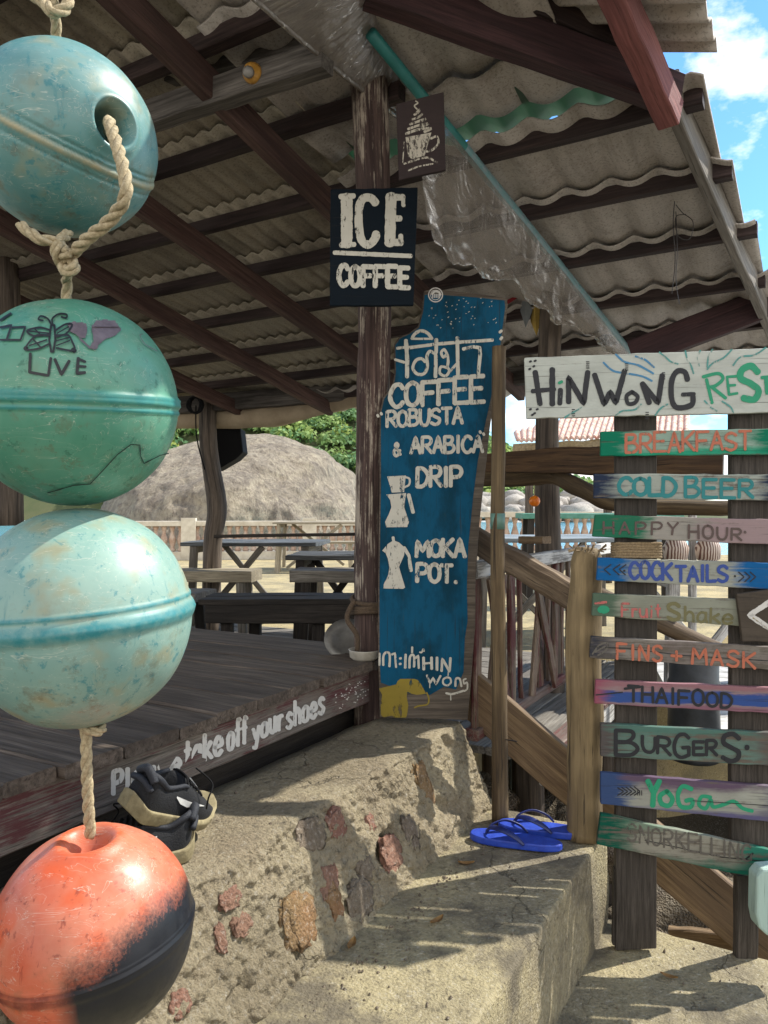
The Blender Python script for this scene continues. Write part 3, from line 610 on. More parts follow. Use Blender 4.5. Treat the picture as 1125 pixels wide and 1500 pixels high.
class Ink:
    """collects brush strokes in image pixels and lays them on a real surface"""
    def __init__(s, proj, rough=.12): s.proj = proj; s.b = MB(); s.rough = rough; s.k = 0
    def lay(s): s.k += 1; return .0011 + (s.k % 24) * .00006
    def stroke(s, P, w, sm=False, w1=None):
        Q = dens(P, sm); n = len(Q); L = []; R = []; sd = random.uniform(0, 99); w1 = w if w1 is None else w1
        for i in range(n):
            t = (Q[min(i + 1, n - 1)] - Q[max(i - 1, 0)]); t = t.normalized() if t.length > 1e-6 else Vector((1, 0, 0)); nn = Vector((-t.y, t.x, 0)); ww = (w + (w1 - w) * i / max(1, n - 1)) / 2
            ww *= 1 + s.rough * mnoise.noise(Vector((i * .22 + sd, 0, 0))) ; e = .5 * s.rough * ww
            L.append(Q[i] + nn * (ww + e * mnoise.noise(Vector((i * .9, sd, 0))))); R.append(Q[i] - nn * (ww + e * mnoise.noise(Vector((i * .9, sd, 5)))))
        t0 = (Q[0] - Q[1]).normalized() if n > 1 else Vector((1, 0, 0)); t1 = (Q[-1] - Q[-2]).normalized() if n > 1 else Vector((1, 0, 0))
        d = s.lay(); vs = []; fs = []
        for a, c in zip(L, R): vs += [a, c]
        for i in range(n - 1): fs.append((2 * i, 2 * i + 1, 2 * i + 3, 2 * i + 2))
        for (q, t, a, c, flip) in ((Q[0], t0, 0, 1, 1), (Q[-1], t1, 2 * n - 2, 2 * n - 1, 0)):
            r = (vs[a] - vs[c]).length / 2; o = len(vs); nn = (vs[a] - vs[c]).normalized(); arc = []
            for k in range(1, 6):
                an = math.pi * k / 6; vs.append(q + nn * math.cos(an) * r + t * math.sin(an) * r * .8); arc.append(o + k - 1)
            fs.append(tuple([a] + arc + [c]))
        s.b.add([s.proj(v.x, v.y, d) for v in vs], fs)
    def poly(s, P):
        d = s.lay(); s.b.add([s.proj(a, c, d) for a, c in P], [tuple(range(len(P)))])
    def fill(s, P, step=1.5):
        ys = [b_ for a_, b_ in P]; y = min(ys) + .4
        while y < max(ys):
            xs = []
            for (a, c), (e, f) in zip(P, P[1:] + P[:1]):
                if (c <= y) != (f <= y): xs.append(a + (e - a) * (y - c) / (f - c))
            xs.sort()
            for k in range(0, len(xs) - 1, 2):
                if xs[k + 1] - xs[k] > .6: s.stroke([(xs[k] + random.uniform(-.6, .6), y), (xs[k + 1] + random.uniform(-.6, .6), y)], step * 1.35)
            y += step
    def flush(s, name, mat, parent): o = s.b.build(name, mat, parent); s.b = MB(); return o
    def glyph(s, ch, x0, yb0, x1, yb1, h, w, shear=0, serif=0):
        for st in G.get(ch, []):
            sm, P = parse(st); Q = []
            for (a, c) in P:
                yb = yb0 + (yb1 - yb0) * a; Q.append((x0 + (x1 - x0) * a + shear * c * h, yb - c * h))
            s.stroke(Q, w, sm)
    def word(s, txt, x0, y0, x1, y1, h, w, gap=.28, h1=None, jit=.04, shear=0):
        h1 = h if h1 is None else h1; tot = sum((WID.get(c, 1) if c != ' ' else .6) for c in txt) + gap * (len(txt) - 1); p = 0
        for c in txt:
            wd = WID.get(c, 1) if c != ' ' else .6; a = p / tot; e = (p + wd) / tot; hh = (h + (h1 - h) * a) * (1 + random.uniform(-jit, jit)); dy = random.uniform(-jit, jit) * h * .5
            if c != ' ': s.glyph(c, x0 + (x1 - x0) * a, y0 + (y1 - y0) * a + dy, x0 + (x1 - x0) * e, y0 + (y1 - y0) * e + dy, hh, w, shear)
            p += wd + gap
    def build(s, name, mat, parent): return s.b.build(name, mat, parent)
def plane_proj(p0, n):
    n = Vector(n).normalized()
    return lambda x, y, d: onplane(x, y, p0 + n * d, n)
def sphere_proj(c, r):
    def f(x, y, d):
        k = ray(x, y).normalized(); bq = k.dot(c); disc = bq * bq - c.dot(c) + (r + d) ** 2
        return k * (bq - math.sqrt(disc)) if disc > 0 else k * bq
    return f
K = {'cream': brush('cream sign paint', 'bdb9ab', .385, 80), 'white': brush('white sign paint', 'd0cdc6', .34), 'black': brush('black sign paint', '14161d', .33), 'teal': brush('teal sign paint', '157a7c', .34), 'green': brush('green sign paint', '159068', .34), 'orange': brush('orange sign paint', 'b5664a', .37), 'brown': brush('brown sign paint', '55453f', .38),
     'blue': brush('blue sign paint', '2a4690', .36), 'olive': brush('olive sign paint', '6d6842', .36), 'pink': brush('pink red sign paint', 'b5605a', .42), 'greyp': brush('faded grey sign paint', '5c574f', .40), 'yellow': brush('mustard sign paint', '85720f', .34, 40), 'seablue': brush('sea blue sign paint', '3f7fa6', .4), 'seagreen': brush('pale sea green sign paint', '4f938c', .42),
     'marker': plain('black marker ink', '16191a', .5), 'maroon': plain('worn dark marker ink', '51464a', .5, '6d6164', 60), 'crack': plain('dark crack', '24382f', .9)}

# ---- fascia words
nF = -V; ink = Ink(plane_proj(uvz(1, 1.3175, -.588), nF), .15)
def ftxt(t, x0, y0, x1, y1, h, w, h1=None): ink.word(t, x0, y0, x1, y1, h, w, .32, h1, .05)
for a_ in (('Please', 166, 1163, 264, 1131, 31, 7), ('take', 271, 1125, 325, 1104, 37, 6.5), ('off', 334, 1098, 361, 1086, 38, 6), ('your', 371, 1086, 414, 1066, 32, 5.6), ('shoes', 420, 1068, 475, 1044, 34, 5.4)):
    ink.word(*a_, .42, None, .05); ink.flush('lettering', K['white'], pav)
ink = Ink(plane_proj(uvz(1, 1.3175, -.588), nF), .15)
for i in range(60):
    a = random.uniform(0, 6.28); r = random.uniform(.2, 1); x = 515 + 27 * r * math.cos(a); y = 1017 + 20 * r * math.sin(a) - (x - 515) * .33; ink.stroke([(x, y), (x + .7, y)], 1.4)
ink.flush('paint_dots', K['white'], pav)
for i in range(16):
    if i in (4, 8, 12): ink.flush('paint_dots', K['white'], pav)
    x = 212 + i * 3.2 if i < 8 else 300 - i * 1.5; y = 1153 + (i * 4.2 if i < 8 else (i - 8) * -2); ink.stroke([(x, y), (x + .6, y)], 2.6)
ink.flush('paint_dots', K['white'], pav)

# ---- generic sign builder
def sign(name, label, outline, p0, n, th, mat, group=None, cat='sign', gx=(1, 0, 0)):
    n = Vector(n).normalized(); pts = [onplane(x, y, p0, n) for x, y in outline]; c = sum(pts, Vector()) / len(pts)
    r = thing(name, label, cat, c, group); b = MB(); g = Vector(gx); g = g - n * g.dot(n)
    b.prism(pts, n, th, g); b.build('board', mat, r, bev=.0025); return r, plane_proj(p0, n)
def rough_line(P, amp=1.2, step=12):
    out = []
    for (a, b_), (c, d_) in zip(P, P[1:] + P[:1]):
        L_ = math.hypot(c - a, d_ - b_); n_ = max(1, int(L_ / step))
        for k in range(n_):
            t_ = k / n_; j_ = amp if k else 0; out.append((a + (c - a) * t_ + random.uniform(-j_, j_) * .5, b_ + (d_ - b_) * t_ + random.uniform(-j_, j_)))
    return out
# ICE COFFEE
fr = Vector((0, -1, 0))
s_, pj = sign('ice_coffee_sign', 'square navy board reading ICE COFFEE nailed to the trunk post', rough_line([(484, 277), (612, 274), (606, 447), (483, 448)], .5), Vector((0, 2.20, 0)), (.06, -1, 0), .016, boardmat('navy board', '08141d', None, wear=.26, wood_c='1a252e'))
ink = Ink(pj, .14)
for P, w in [([(508, 289), (508, 357)], 17), ([(499, 288), (518, 287)], 8), ([(500, 359), (519, 358)], 8)]: ink.stroke(P, w)
ink.stroke([(550, 297), (543, 290), (532, 291), (526, 305), (526, 335), (531, 354), (541, 358), (549, 350), (551, 342)], 12, True)
for P, w in [([(573, 288), (571, 356)], 16), ([(570, 289), (590, 289)], 10), ([(590, 287), (591, 301)], 6), ([(572, 320), (586, 320)], 9), ([(571, 355), (588, 355)], 10), ([(587, 345), (587, 358)], 7)]: ink.stroke(P, w)
ink.stroke([(490, 370), (602, 375)], 6.5); ink.word('COFFEE', 496, 418, 599, 421, 29, 7.5, .34)
ink.build('lettering', K['cream'], s_)
# cup picture
s_, pj = sign('cup_picture', 'small brown board painted with a steaming coffee cup', [(580, 152), (650, 134), (653, 249), (584, 264)], Vector((.06, 1.98, 0)), (-.12, -1, -.05), .012, boardmat('dark brown board', '332a29', None, wear=.3, wood_c='241d1c'))
ink = Ink(pj, .25); ink.poly([(594, 201), (632, 194), (622, 228), (604, 233), (598, 230)]); ink.stroke([(631, 203), (640, 200), (642, 210), (634, 219), (625, 222)], 3.2, True)
for i in range(5): y = 196 - i * 7; ink.stroke([(595 + i * 3, y), (612, y - 6 + i), (631 - i * 4, y - 8), (622 - i * 3, y - 3)], 4 - i * .3, True)
ink.stroke([(611, 160), (607, 155), (612, 151), (609, 148)], 2, True); ink.stroke([(592, 240), (610, 234), (626, 231), (640, 238)], 3, True); ink.stroke([(598, 250), (612, 244), (634, 240)], 2.4); ink.stroke([(592, 208), (590, 238)], 1.5)
ink.build('cup_drawing', brush('chalky cup paint', 'a59d8c', .45, 120), s_)
# tall blue sign
OUT = [(556, 1051), (554, 965), (554, 850), (556, 720), (556, 606), (561, 582), (575, 566), (578, 545), (577, 505), (584, 494), (600, 487), (612, 478), (618, 455), (621, 426), (632, 423), (700, 430), (742, 436), (744, 446), (737, 505), (728, 560), (718, 625), (711, 690), (702, 770), (697, 850), (696, 920), (691, 985), (685, 1055)]
p0 = Vector((.13, 2.475, 0)); nb = Vector((.02, -1, .015))
s_, pj = sign('coffee_board', 'tall ragged blue plank painted with Thai words, drip jug and moka pot', OUT, p0, nb, .022, wood('bare sign plank', '4c443b', '6d6357', '3a332c'))
blue = boardmat('deep blue paint', '0a4a66', None, wear=.31, wood_c='2c4a54', mid='053446')
pb = MB(); PO = [(558, 1000), (556, 965), (556, 850), (558, 720), (558, 606), (563, 584), (577, 566), (580, 545), (579, 506), (586, 496), (601, 489), (614, 480), (620, 456), (622, 432), (634, 431), (700, 436), (739, 440), (740, 450), (733, 505), (724, 560), (710, 625), (700, 675), (693, 730), (686, 800), (684, 860), (685, 910), (681, 935), (679, 985), (668, 1010), (650, 1006), (630, 1018), (600, 1016)]
pb.prism([pj(x, y, .0009) for x, y in PO], nb, .0006, (0, 0, 1)); pb.build('blue_paint', blue, s_)
c6 = lambda x, y: (480 + x / 3.75, 260 + y / 3.75)
ink = Ink(lambda x, y, d, q=pj: q(x, y, d + .0004), .14)
for P, w, sm in [([(430, 895), (437, 1000), (436, 1095)], 22, 0), ([(382, 938), (430, 932)], 16, 0), ([(370, 1000), (420, 1015)], 15, 0), ([(445, 935), (600, 915), (720, 905), (905, 893)], 18, 0), ([(462, 885), (482, 856), (515, 842), (550, 856), (572, 885)], 18, 1), ([(462, 886), (572, 886)], 12, 0),
                 ([(535, 1012), (515, 995), (485, 1005), (468, 1045), (490, 1078), (528, 1078), (548, 1040), (545, 985), (560, 955), (585, 965)], 17, 1), ([(597, 890), (592, 1095)], 20, 0), ([(655, 968), (640, 945), (624, 962), (636, 988), (656, 972), (662, 1010), (656, 1045)], 15, 1), ([(656, 1045), (622, 1040), (616, 1075), (648, 1090), (668, 1062), (656, 1042)], 15, 1), ([(660, 1078), (712, 1020)], 14, 0), ([(712, 880), (716, 1095)], 20, 0), ([(745, 942), (800, 930), (835, 935), (838, 970), (826, 1090)], 19, 0), ([(945, 850), (955, 842)], 16, 0), ([(950, 888), (958, 878)], 15, 0)]:
    ink.stroke([c6(*p) for p in P], w / 3.75, bool(sm))
ink.flush('thai_lettering', K['cream'], s_)
ink.word('COFFEE', 571, 596, 709, 588, 33, 6.6, .24, 38); ink.word('ROBUSTA', 567, 625, 677, 620, 22, 5, .24, 24); ink.word('&', 576, 668, 587, 668, 19, 4.2); ink.word('ARABICA', 602, 664, 707, 662, 23, 5, .2, 24)
for x, y in ((553, 608), (558, 605), (703, 632), (708, 635)): ink.stroke([(x, y), (x + 1, y + 2)], 4)
ink.flush('lettering', K['cream'], s_)
ink.word('DRIP', 611, 713, 676, 712, 27, 6, .22); ink.flush('lettering', K['cream'], s_); ink.word('MOKA', 610, 815, 681, 815, 23, 6, .2, 26); ink.word('POT.', 611, 852, 671, 853, 25, 6, .2)
ink.flush('lettering', K['cream'], s_)
c7 = lambda x, y: (520 + x / 3.335, 650 + y / 3.335)
for P in ([(157, 160), (248, 155), (240, 236), (180, 239)], [(153, 248), (250, 241), (246, 265), (240, 310), (252, 345), (264, 382), (255, 407), (152, 408), (147, 382), (165, 345), (178, 310), (172, 275)], [(133, 522), (160, 490), (188, 472), (215, 482), (243, 508), (240, 545), (215, 602), (245, 702), (235, 709), (140, 707), (140, 688), (163, 640), (168, 602), (160, 560), (150, 535)]): ink.poly([c7(*p) for p in P])
for P, w, sm in [([(246, 163), (266, 172), (264, 200), (240, 213)], 10, 1), ([(262, 250), (284, 335)], 18, 0), ([(186, 458), (189, 478)], 14, 0), ([(240, 508), (262, 545), (274, 620)], 17, 0)]: ink.stroke([c7(*p) for p in P], w / 3.335, bool(sm))
ink.flush('pot_drawings', K['cream'], s_)
cb = lambda x, y: (545 + x / 6.43, 940 + y / 6.43)
for P, w, sm in [([(72, 110), (70, 220)], 18, 0), ([(105, 220), (107, 135), (132, 102), (165, 118), (164, 232)], 22, 1), ([(188, 120), (216, 108), (226, 240)], 20, 0), ([(262, 158), (272, 156)], 22, 0), ([(260, 210), (270, 208)], 22, 0), ([(316, 122), (312, 245)], 24, 0), ([(352, 245), (356, 150), (380, 122), (398, 150), (395, 235)], 22, 1), ([(378, 52), (377, 100)], 20, 0), ([(412, 152), (436, 130), (440, 248)], 20, 0), ([(450, 98), (468, 100), (482, 70), (490, 90)], 15, 1), ([(485, 150), (487, 260)], 26, 0), ([(485, 205), (560, 200)], 20, 0), ([(560, 150), (562, 256)], 26, 0), ([(612, 150), (611, 266)], 26, 0), ([(655, 275), (662, 160), (730, 280), (738, 155)], 24, 0),
                 ([(518, 318), (545, 392), (575, 340), (602, 402), (645, 322)], 20, 0), ([(705, 335), (672, 355), (672, 395), (710, 412), (742, 385), (735, 345), (705, 335)], 18, 1), ([(785, 418), (790, 352), (825, 350), (842, 420)], 20, 1), ([(885, 350), (862, 360), (868, 395), (895, 385), (897, 440), (870, 465)], 16, 1), ([(698, 485), (760, 492), (860, 462)], 20, 1), ([(718, 280), (716, 320)], 10, 0), ([(740, 495), (742, 550)], 10, 0), ([(545, 390), (543, 435)], 9, 0)]: ink.stroke([cb(*p) for p in P], w / 6.43, bool(sm))
ink.flush('lettering', K['cream'], s_)
for _ in range(46): x = random.uniform(625, 728); y = random.uniform(436, 482); ink.stroke([(x, y), (x + random.uniform(.2, 2), y - random.uniform(0, 1.4))], .9)
ink.build('paint_flecks', K['cream'], s_)
ink = Ink(lambda x, y, d, q=pj: q(x, y, d + .0004), .1)
ink.poly([cb(*p) for p in [(64, 442), (130, 425), (228, 402), (240, 372), (266, 350), (400, 350), (432, 362), (462, 402), (500, 470), (508, 492), (420, 500), (372, 490), (332, 470), (326, 520), (342, 600), (330, 690), (318, 716), (210, 714), (190, 695), (110, 712), (84, 690), (82, 600), (95, 500)]])
ink.stroke([cb(*p) for p in [(515, 480), (535, 540), (520, 590), (440, 605), (400, 620)]], 2.2, True); ink.build('yellow_figure', K['yellow'], s_)
ink = Ink(lambda x, y, d, q=pj: q(x, y, d + .0006), .1)
th = [i / 24 * 6.2832 for i in range(25)]; ink.stroke([(638 + 10.2 * math.cos(a), 432 + 10.2 * math.sin(a)) for a in th], 1.6); ink.stroke([(638 + 7.2 * math.cos(a), 432 + 7.2 * math.sin(a)) for a in th], .9)
for x in (634, 637, 640, 643): ink.stroke([(x, 431), (x, 436)], 1.7)
ink.stroke([(633, 431), (637, 427), (643, 428), (645, 432)], 3, True); ink.build('round_sticker', K['white'], s_)

# ------------------------------------------------------------------ sign posts and menu boards on the right
nS = Vector((-.12, -1, 0)).normalized(); pS = at(930, 750, 2.085)
SP = lambda x, y, d=0: onplane(x, y, pS + nS * d, nS)
for (x0, x1, yb, yt, lab) in [(902, 962, 1390, 520, 'wider dark plank post at the left carrying the painted menu boards'), (1071, 1127, 1282, 520, 'dark plank post at the right edge carrying the painted menu boards')]:
    r = thing('sign_post', lab, 'post', SP((x0 + x1) / 2, yb, -.03)); b = MB(); pts = [SP(x, y, -.024) for x, y in [(x0, yb + (3 if x0 < 1000 else 0)), (x1, yb), (x1 + 1, (yb + yt) / 2), (x1, yt), (x0, yt), (x0 + 1, 900)]]
    b.prism(pts, nS, .034, (0, 0, 1)); b.build('post_plank', M['signpost'], r, bev=.003)
    if x0 < 1000:
        b = MB(); b.prism([SP(x, y, -.03) for x, y in [(897, 1385), (926, 1392), (926, 1270), (899, 1272)]], nS, .02, (0, 0, 1)); b.build('bracing_plank', M['signpost'], r, bev=.003)
    else:
        b = MB(); b.beam(SP(1092, 1280, -.05), SP(1092, 1480, -.05), .06, .03, up=(0, 1, 0)); b.build('post_foot', M['signpost'], r)
grp = 'painted boards on the sign posts'
def menu(name, label, outline, mat, d=0.0, tilt=0, th=.018):
    p = pS + nS * d; return sign(name, label, rough_line(outline, .7, 16), p, nS, th, mat, grp)
# big white name board
s_, pj = menu('name_board', 'large white name board with black brush lettering and blue waves, topmost of the boards', [(768, 524), (1180, 508), (1180, 603), (771, 613)], boardmat('white name board', 'b9bdb4', None, wear=.30, wood_c='8a857c'), .012)
ink = Ink(pj, .12)
for P, w, sm in [([(784, 545), (791, 592)], 8, 0), ([(809, 541), (809, 592)], 8.5, 0), ([(780, 573), (812, 570)], 6.5, 0), ([(821, 571), (820, 591)], 7.5, 0), ([(833, 589), (833, 553), (855, 591), (861, 545)], 8, 0), ([(871, 549), (885, 592), (894, 574), (902, 590), (915, 543)], 8, 0), ([(926, 574), (918, 580), (920, 591), (930, 590), (934, 581), (926, 574)], 6, 1), ([(941, 562), (951, 590)], 8, 0), ([(941, 562), (964, 590), (970, 550)], 8, 0),
                 ([(1007, 556), (1003, 545), (992, 544), (984, 558), (984, 584), (992, 597), (1013, 593), (1015, 578)], 8, 1), ([(1017, 577), (1000, 578)], 6, 0)]: ink.stroke(P, w, bool(sm))
ink.flush('lettering', K['black'], s_)
for x, y in ((861, 530), (918, 533), (972, 546), (840, 600), (948, 604)):
    for k in range(4): ink.stroke([(x - 2, y + k * 3), (x + 2, y + k * 3)], 1.4)
for x, y in ((776, 530), (781, 537), (775, 541), (783, 529), (776, 600), (782, 606), (786, 600), (779, 608)): ink.stroke([(x, y), (x + 2, y - 1)], 3)
ink.build('brush_dots', K['black'], s_)
ink = Ink(pj, .12)
for P, w, sm in [([(1035, 556), (1043, 590)], 5, 0), ([(1030, 552), (1052, 547), (1059, 555), (1048, 565), (1037, 567)], 5, 1), ([(1044, 568), (1063, 583)], 5, 0), ([(1065, 552), (1068, 578)], 4, 0), ([(1065, 552), (1078, 551)], 4, 0), ([(1066, 565), (1077, 564)], 4, 0), ([(1068, 578), (1080, 576)], 4, 0), ([(1110, 545), (1100, 536), (1087, 542), (1085, 554), (1100, 562), (1111, 572), (1105, 585), (1089, 583)], 10, 1), ([(1116, 553), (1160, 549)], 5, 0), ([(1122, 553), (1124, 576)], 6, 0)]: ink.stroke(P, w, bool(sm))
ink.flush('lettering', K['green'], s_); ink.stroke([(819, 561), (823, 559)], 4.5); ink.build('letter_dot', K['green'], s_)
ink = Ink(pj, .2)
for P in ([(884, 531), (898, 543), (918, 547), (940, 551), (955, 558)], [(902, 519), (915, 530), (935, 535), (957, 547)], [(931, 522), (945, 527), (958, 538)]): ink.stroke(P, 3, True)
ink.build('wave_pattern', K['seablue'], s_)
ink = Ink(pj, .2)
for P in ([(966, 516), (975, 523), (983, 530), (993, 533)], [(1004, 514), (1007, 527), (1012, 535), (1016, 547)], [(1026, 513), (1022, 525), (1024, 536)], [(1044, 512), (1038, 522), (1036, 538)], [(1072, 512), (1060, 524), (1044, 532), (1036, 541)], [(1074, 535), (1085, 523), (1105, 520), (1122, 509)], [(828, 611), (840, 604), (852, 597)], [(902, 608), (912, 602), (930, 600), (939, 592)], [(960, 608), (968, 598), (978, 592)], [(1032, 587), (1042, 597), (1050, 602)], [(1058, 588), (1070, 596), (1074, 604)]): ink.stroke(P, 2.6, True)
ink.build('wave_pattern', K['seagreen'], s_)
# BREAKFAST
s_, pj = menu('menu_board', 'green-ended board with orange letters BREAKFAST', [(880, 632), (1180, 627), (1180, 665), (880, 668)], boardmat('green ended board', '8fa596', '0d6a50', .15, '0d6a50', .76, bot='2a8a6c'))
ink = Ink(pj, .25); ink.word('BREAKFAST', 917, 664, 1100, 658, 29, 4.2, .22, 25, .1); ink.build('lettering', K['orange'], s_)
s_, pj = menu('menu_board', 'pale board with dark ends and teal letters COLD BEER', [(870, 694), (1180, 695), (1180, 734), (870, 730)], boardmat('dark ended pale board', '9da399', '242e42', .105, '242e42', .80, wear=.37))
ink = Ink(pj, .18); ink.word('COLD', 906, 724, 990, 726, 25, 6, .18); ink.flush('lettering', K['teal'], s_); ink.word('BEER', 1004, 728, 1103, 729, 28, 5.2, .3, 24); ink.build('lettering', K['teal'], s_)
s_, pj = menu('menu_board', 'board fading from green to pink with thin letters HAPPY HOUR', [(872, 754), (1180, 762), (1180, 800), (868, 786)], boardmat('green to pink board', '98938a', '24634a', .24, '8f7c7c', .55))
ink = Ink(pj, .2); ink.word('HAPPY', 884, 782, 993, 783, 17, 3.2, .6); ink.flush('lettering', K['brown'], s_); ink.word('HOUR', 1009, 788, 1086, 791, 20, 3.6, .45, 15); ink.stroke([(1091, 779), (1092, 780)], 4); ink.build('lettering', K['brown'], s_)
s_, pj = menu('menu_board', 'bright blue ended board with arrows and blue letters COCKTAILS', [(876, 817), (1180, 826), (1180, 866), (874, 850)], boardmat('blue ended board', '97998e', '14568a', .16, '14568a', .70))
ink = Ink(pj, .15); ink.word('COCK', 922, 847, 984, 849, 24, 5.2, .22); ink.word('TAILS', 990, 851, 1066, 852, 21, 5, .25, 24); ink.build('lettering', K['blue'], s_)
ink = Ink(pj, .1)
for x in (885, 898, 907): ink.stroke([(x + 10, 827), (x, 834), (x + 9, 842)], 1.8)
ink.flush('arrow_marks', K['black'], s_)
for x in (1090, 1099, 1107): ink.stroke([(x - 8, 838), (x, 845), (x - 8, 852)], 1.8)
for x, y in ((914, 836), (1076, 844)): ink.stroke([(x, y), (x + 1, y)], 3)
ink.build('arrow_marks', K['black'], s_)
s_, pj = menu('menu_board', 'pale grey green board reading Fruit Shake with a green fruit', [(869, 869), (1100, 879), (1100, 918), (867, 902)], boardmat('grey green board', '8d8f80', '4d5f4f', .17, None, .9, bot='7a7c6c'))
ink = Ink(pj, .3); ink.word('Fruit', 911, 903, 968, 905, 19, 3.2, .3)
ink.stroke([(872, 884), (888, 882)], 3.5); ink.build('lettering', K['pink'], s_)
ink = Ink(pj, .2); ink.glyph('S', 978, 907, 996, 909, 24, 5.5)
ink.word('hake', 1003, 910, 1073, 914, 21, 3.8, .3); ink.build('lettering', K['olive'], s_)
ink = Ink(pj, .1); ink.poly([(884 + 9 * math.cos(a), 893 + 6 * math.sin(a)) for a in th[:-1]]); ink.build('fruit_mark', K['green'], s_)
s_, pj = menu('menu_board', 'cracked grey board with pale orange letters FINS + MASK', [(866, 932), (1180, 950), (1180, 985), (864, 964)], boardmat('worn grey board', '807a72', '34353c', .10, None, .9, mid='6e6460', wear=.42))
ink = Ink(pj, .3); ink.word('FINS', 904, 965, 970, 969, 22, 4, .45); ink.word('+', 982, 970, 1000, 971, 20, 4); ink.word('MASK', 1014, 972, 1106, 979, 23, 4, .4); ink.build('lettering', K['orange'], s_)
ink = Ink(pj, .15); ink.stroke([(864, 947), (920, 950), (1000, 960), (1125, 968)], 1.3); ink.build('crack', K['marker'], s_)
ink = Ink(pj, .2); ink.stroke([(868, 958), (878, 945), (890, 942), (888, 952), (876, 960)], 2.6, True); ink.stroke([(872, 955), (886, 947)], 2.5); ink.build('fin_drawing', K['greyp'], s_)
s_, pj = menu('menu_board', 'pink and blue striped board with black letters THAIFOOD', [(873, 996), (1180, 1010), (1180, 1048), (871, 1031)], boardmat('pink and blue board', '8d8683', '844a58', .05, None, .9, top='856166', bot='7c5864', stripe='334a80'))
ink = Ink(pj, .12); ink.word('THAIFOOD', 920, 1027, 1072, 1037, 23, 4.2, .3, 21, .1); ink.stroke([(915, 1009), (940, 1006)], 3.5); ink.stroke([(873, 1018), (912, 1014)], 1.8); ink.build('lettering', K['black'], s_)
s_, pj = menu('menu_board', 'weathered grey green board with bold black letters BURGERS', [(880, 1060), (1180, 1076), (1180, 1125), (880, 1108)], boardmat('grey teal board', '5f746a', '4f4a48', .07, '55534f', .78, top='4c6a60', wear=.4))
ink = Ink(pj, .14); ink.glyph('B', 902, 1106, 934, 1107, 36, 6); ink.word('UR', 941, 1100, 982, 1106, 22, 5, .2, 27); ink.glyph('G', 987, 1109, 1009, 1110, 34, 5.5); ink.word('ER', 1016, 1106, 1050, 1106, 19, 5, .25, 22); ink.glyph('S', 1058, 1114, 1084, 1116, 40, 7); ink.stroke([(1094, 1095), (1095, 1095)], 8); ink.build('lettering', K['black'], s_)
s_, pj = menu('menu_board', 'pale board edged in purple and blue with green letters YoGa', [(880, 1132), (1180, 1156), (1180, 1210), (880, 1178)], boardmat('purple edged board', '96978c', '34466a', .13, '5d5a66', .82, top='5a4a5a', bot='56526f'))
ink = Ink(pj, .12); ink.glyph('Y', 949, 1180, 966, 1180, 36, 8); ink.stroke([(977, 1159), (967, 1166), (969, 1177), (980, 1180), (985, 1170), (977, 1159)], 7, True); ink.stroke([(1013, 1156), (1000, 1152), (993, 1165), (997, 1181), (1012, 1182), (1014, 1172), (1005, 1173)], 6.5, True)
ink.stroke([(1041, 1168), (1028, 1167), (1024, 1179), (1034, 1184), (1041, 1172), (1045, 1182), (1062, 1178), (1075, 1174), (1088, 1184), (1102, 1188)], 5.5, True); ink.build('lettering', K['green'], s_)
ink = Ink(pj, .1)
for k in range(5): ink.stroke([(905 + k * 6, 1154 - k * .4), (913 + k * 6, 1159)], 1.8); ink.stroke([(905 + k * 6, 1165), (913 + k * 6, 1160)], 1.8)
for k in range(3): ink.stroke([(934 + k * 3, 1158), (934 + k * 3, 1165)], 1.2)
ink.stroke([(1015, 1173), (1125, 1180)], 1); ink.build('feather_marks', K['black'], s_)
s_, pj = menu('menu_board', 'tilted dark green board with faded grey letters SNORKELLING, lowest of the boards', [(880, 1192), (1180, 1256), (1180, 1290), (1100, 1285), (874, 1237)], boardmat('dark green board', '8a877a', '0a4c3c', .16, '2a6a58', .76, bot='0e5442', top='6a7a68', wear=.4))
ink = Ink(pj, .3); ink.word('SNORKELLING', 919, 1231, 1100, 1262, 24, 3.2, .35, 24, .08); ink.build('lettering', K['greyp'], s_)
ink = Ink(pj, .15); ink.stroke([(945, 1231), (1000, 1243), (1060, 1256), (1125, 1262)], 1.3); ink.stroke([(1092, 1259), (1103, 1250)], 2.5); ink.build('crack', K['marker'], s_)
s_, pj = menu('arrow_board', 'brown board with a white arrowhead pointing left', [(1079, 870), (1180, 856), (1180, 942), (1088, 940)], boardmat('brown arrow board', '50483f', None, wear=.4, wood_c='3a342e'), .022)
ink = Ink(pj, .2); ink.stroke([(1180, 848), (1098, 901), (1180, 955)], 8); ink.build('arrow_mark', K['white'], s_)
ink = Ink(pj, .2); ink.stroke([(1103, 905), (1180, 962)], 1.6); ink.build('arrow_edge', brush('ochre line', '9a8540'), s_)
r = thing('painted_post_end', 'pale teal flaking plank end at the right edge below the boards', 'plank', at(1125, 1330, 1.96)); b = MB(); b.prism([onplane(x, y, at(1120, 1330, 1.96), fr) for x, y in [(1112, 1360), (1125, 1372), (1170, 1372), (1170, 1270), (1118, 1274), (1109, 1285), (1108, 1340)]], fr, .05, (0, 0, 1)); b.build('plank', M['tealwhite'], r, bev=.006)
rope_coil = thing('rope_coil', 'brown rope wound round the left sign post', 'rope', SP(932, 805, 0)); b = MB()
for k in range(6):
    y = 797 + k * 3.8; P = []
    for i in range(25):
        a = i / 24 * 2 * math.pi; c = SP(932, y + random.uniform(-.6, .6) + math.sin(a) * 1.5, -.042); P.append(c + Vector((math.copysign(abs(math.cos(a)) ** .5, math.cos(a)) * .066, math.copysign(abs(math.sin(a)) ** .6, math.sin(a)) * .028, 0)))
    b.tube(P, .0048, 8)
b.build('rope_turns', M['rope_dirty'], rope_coil, smooth=True)
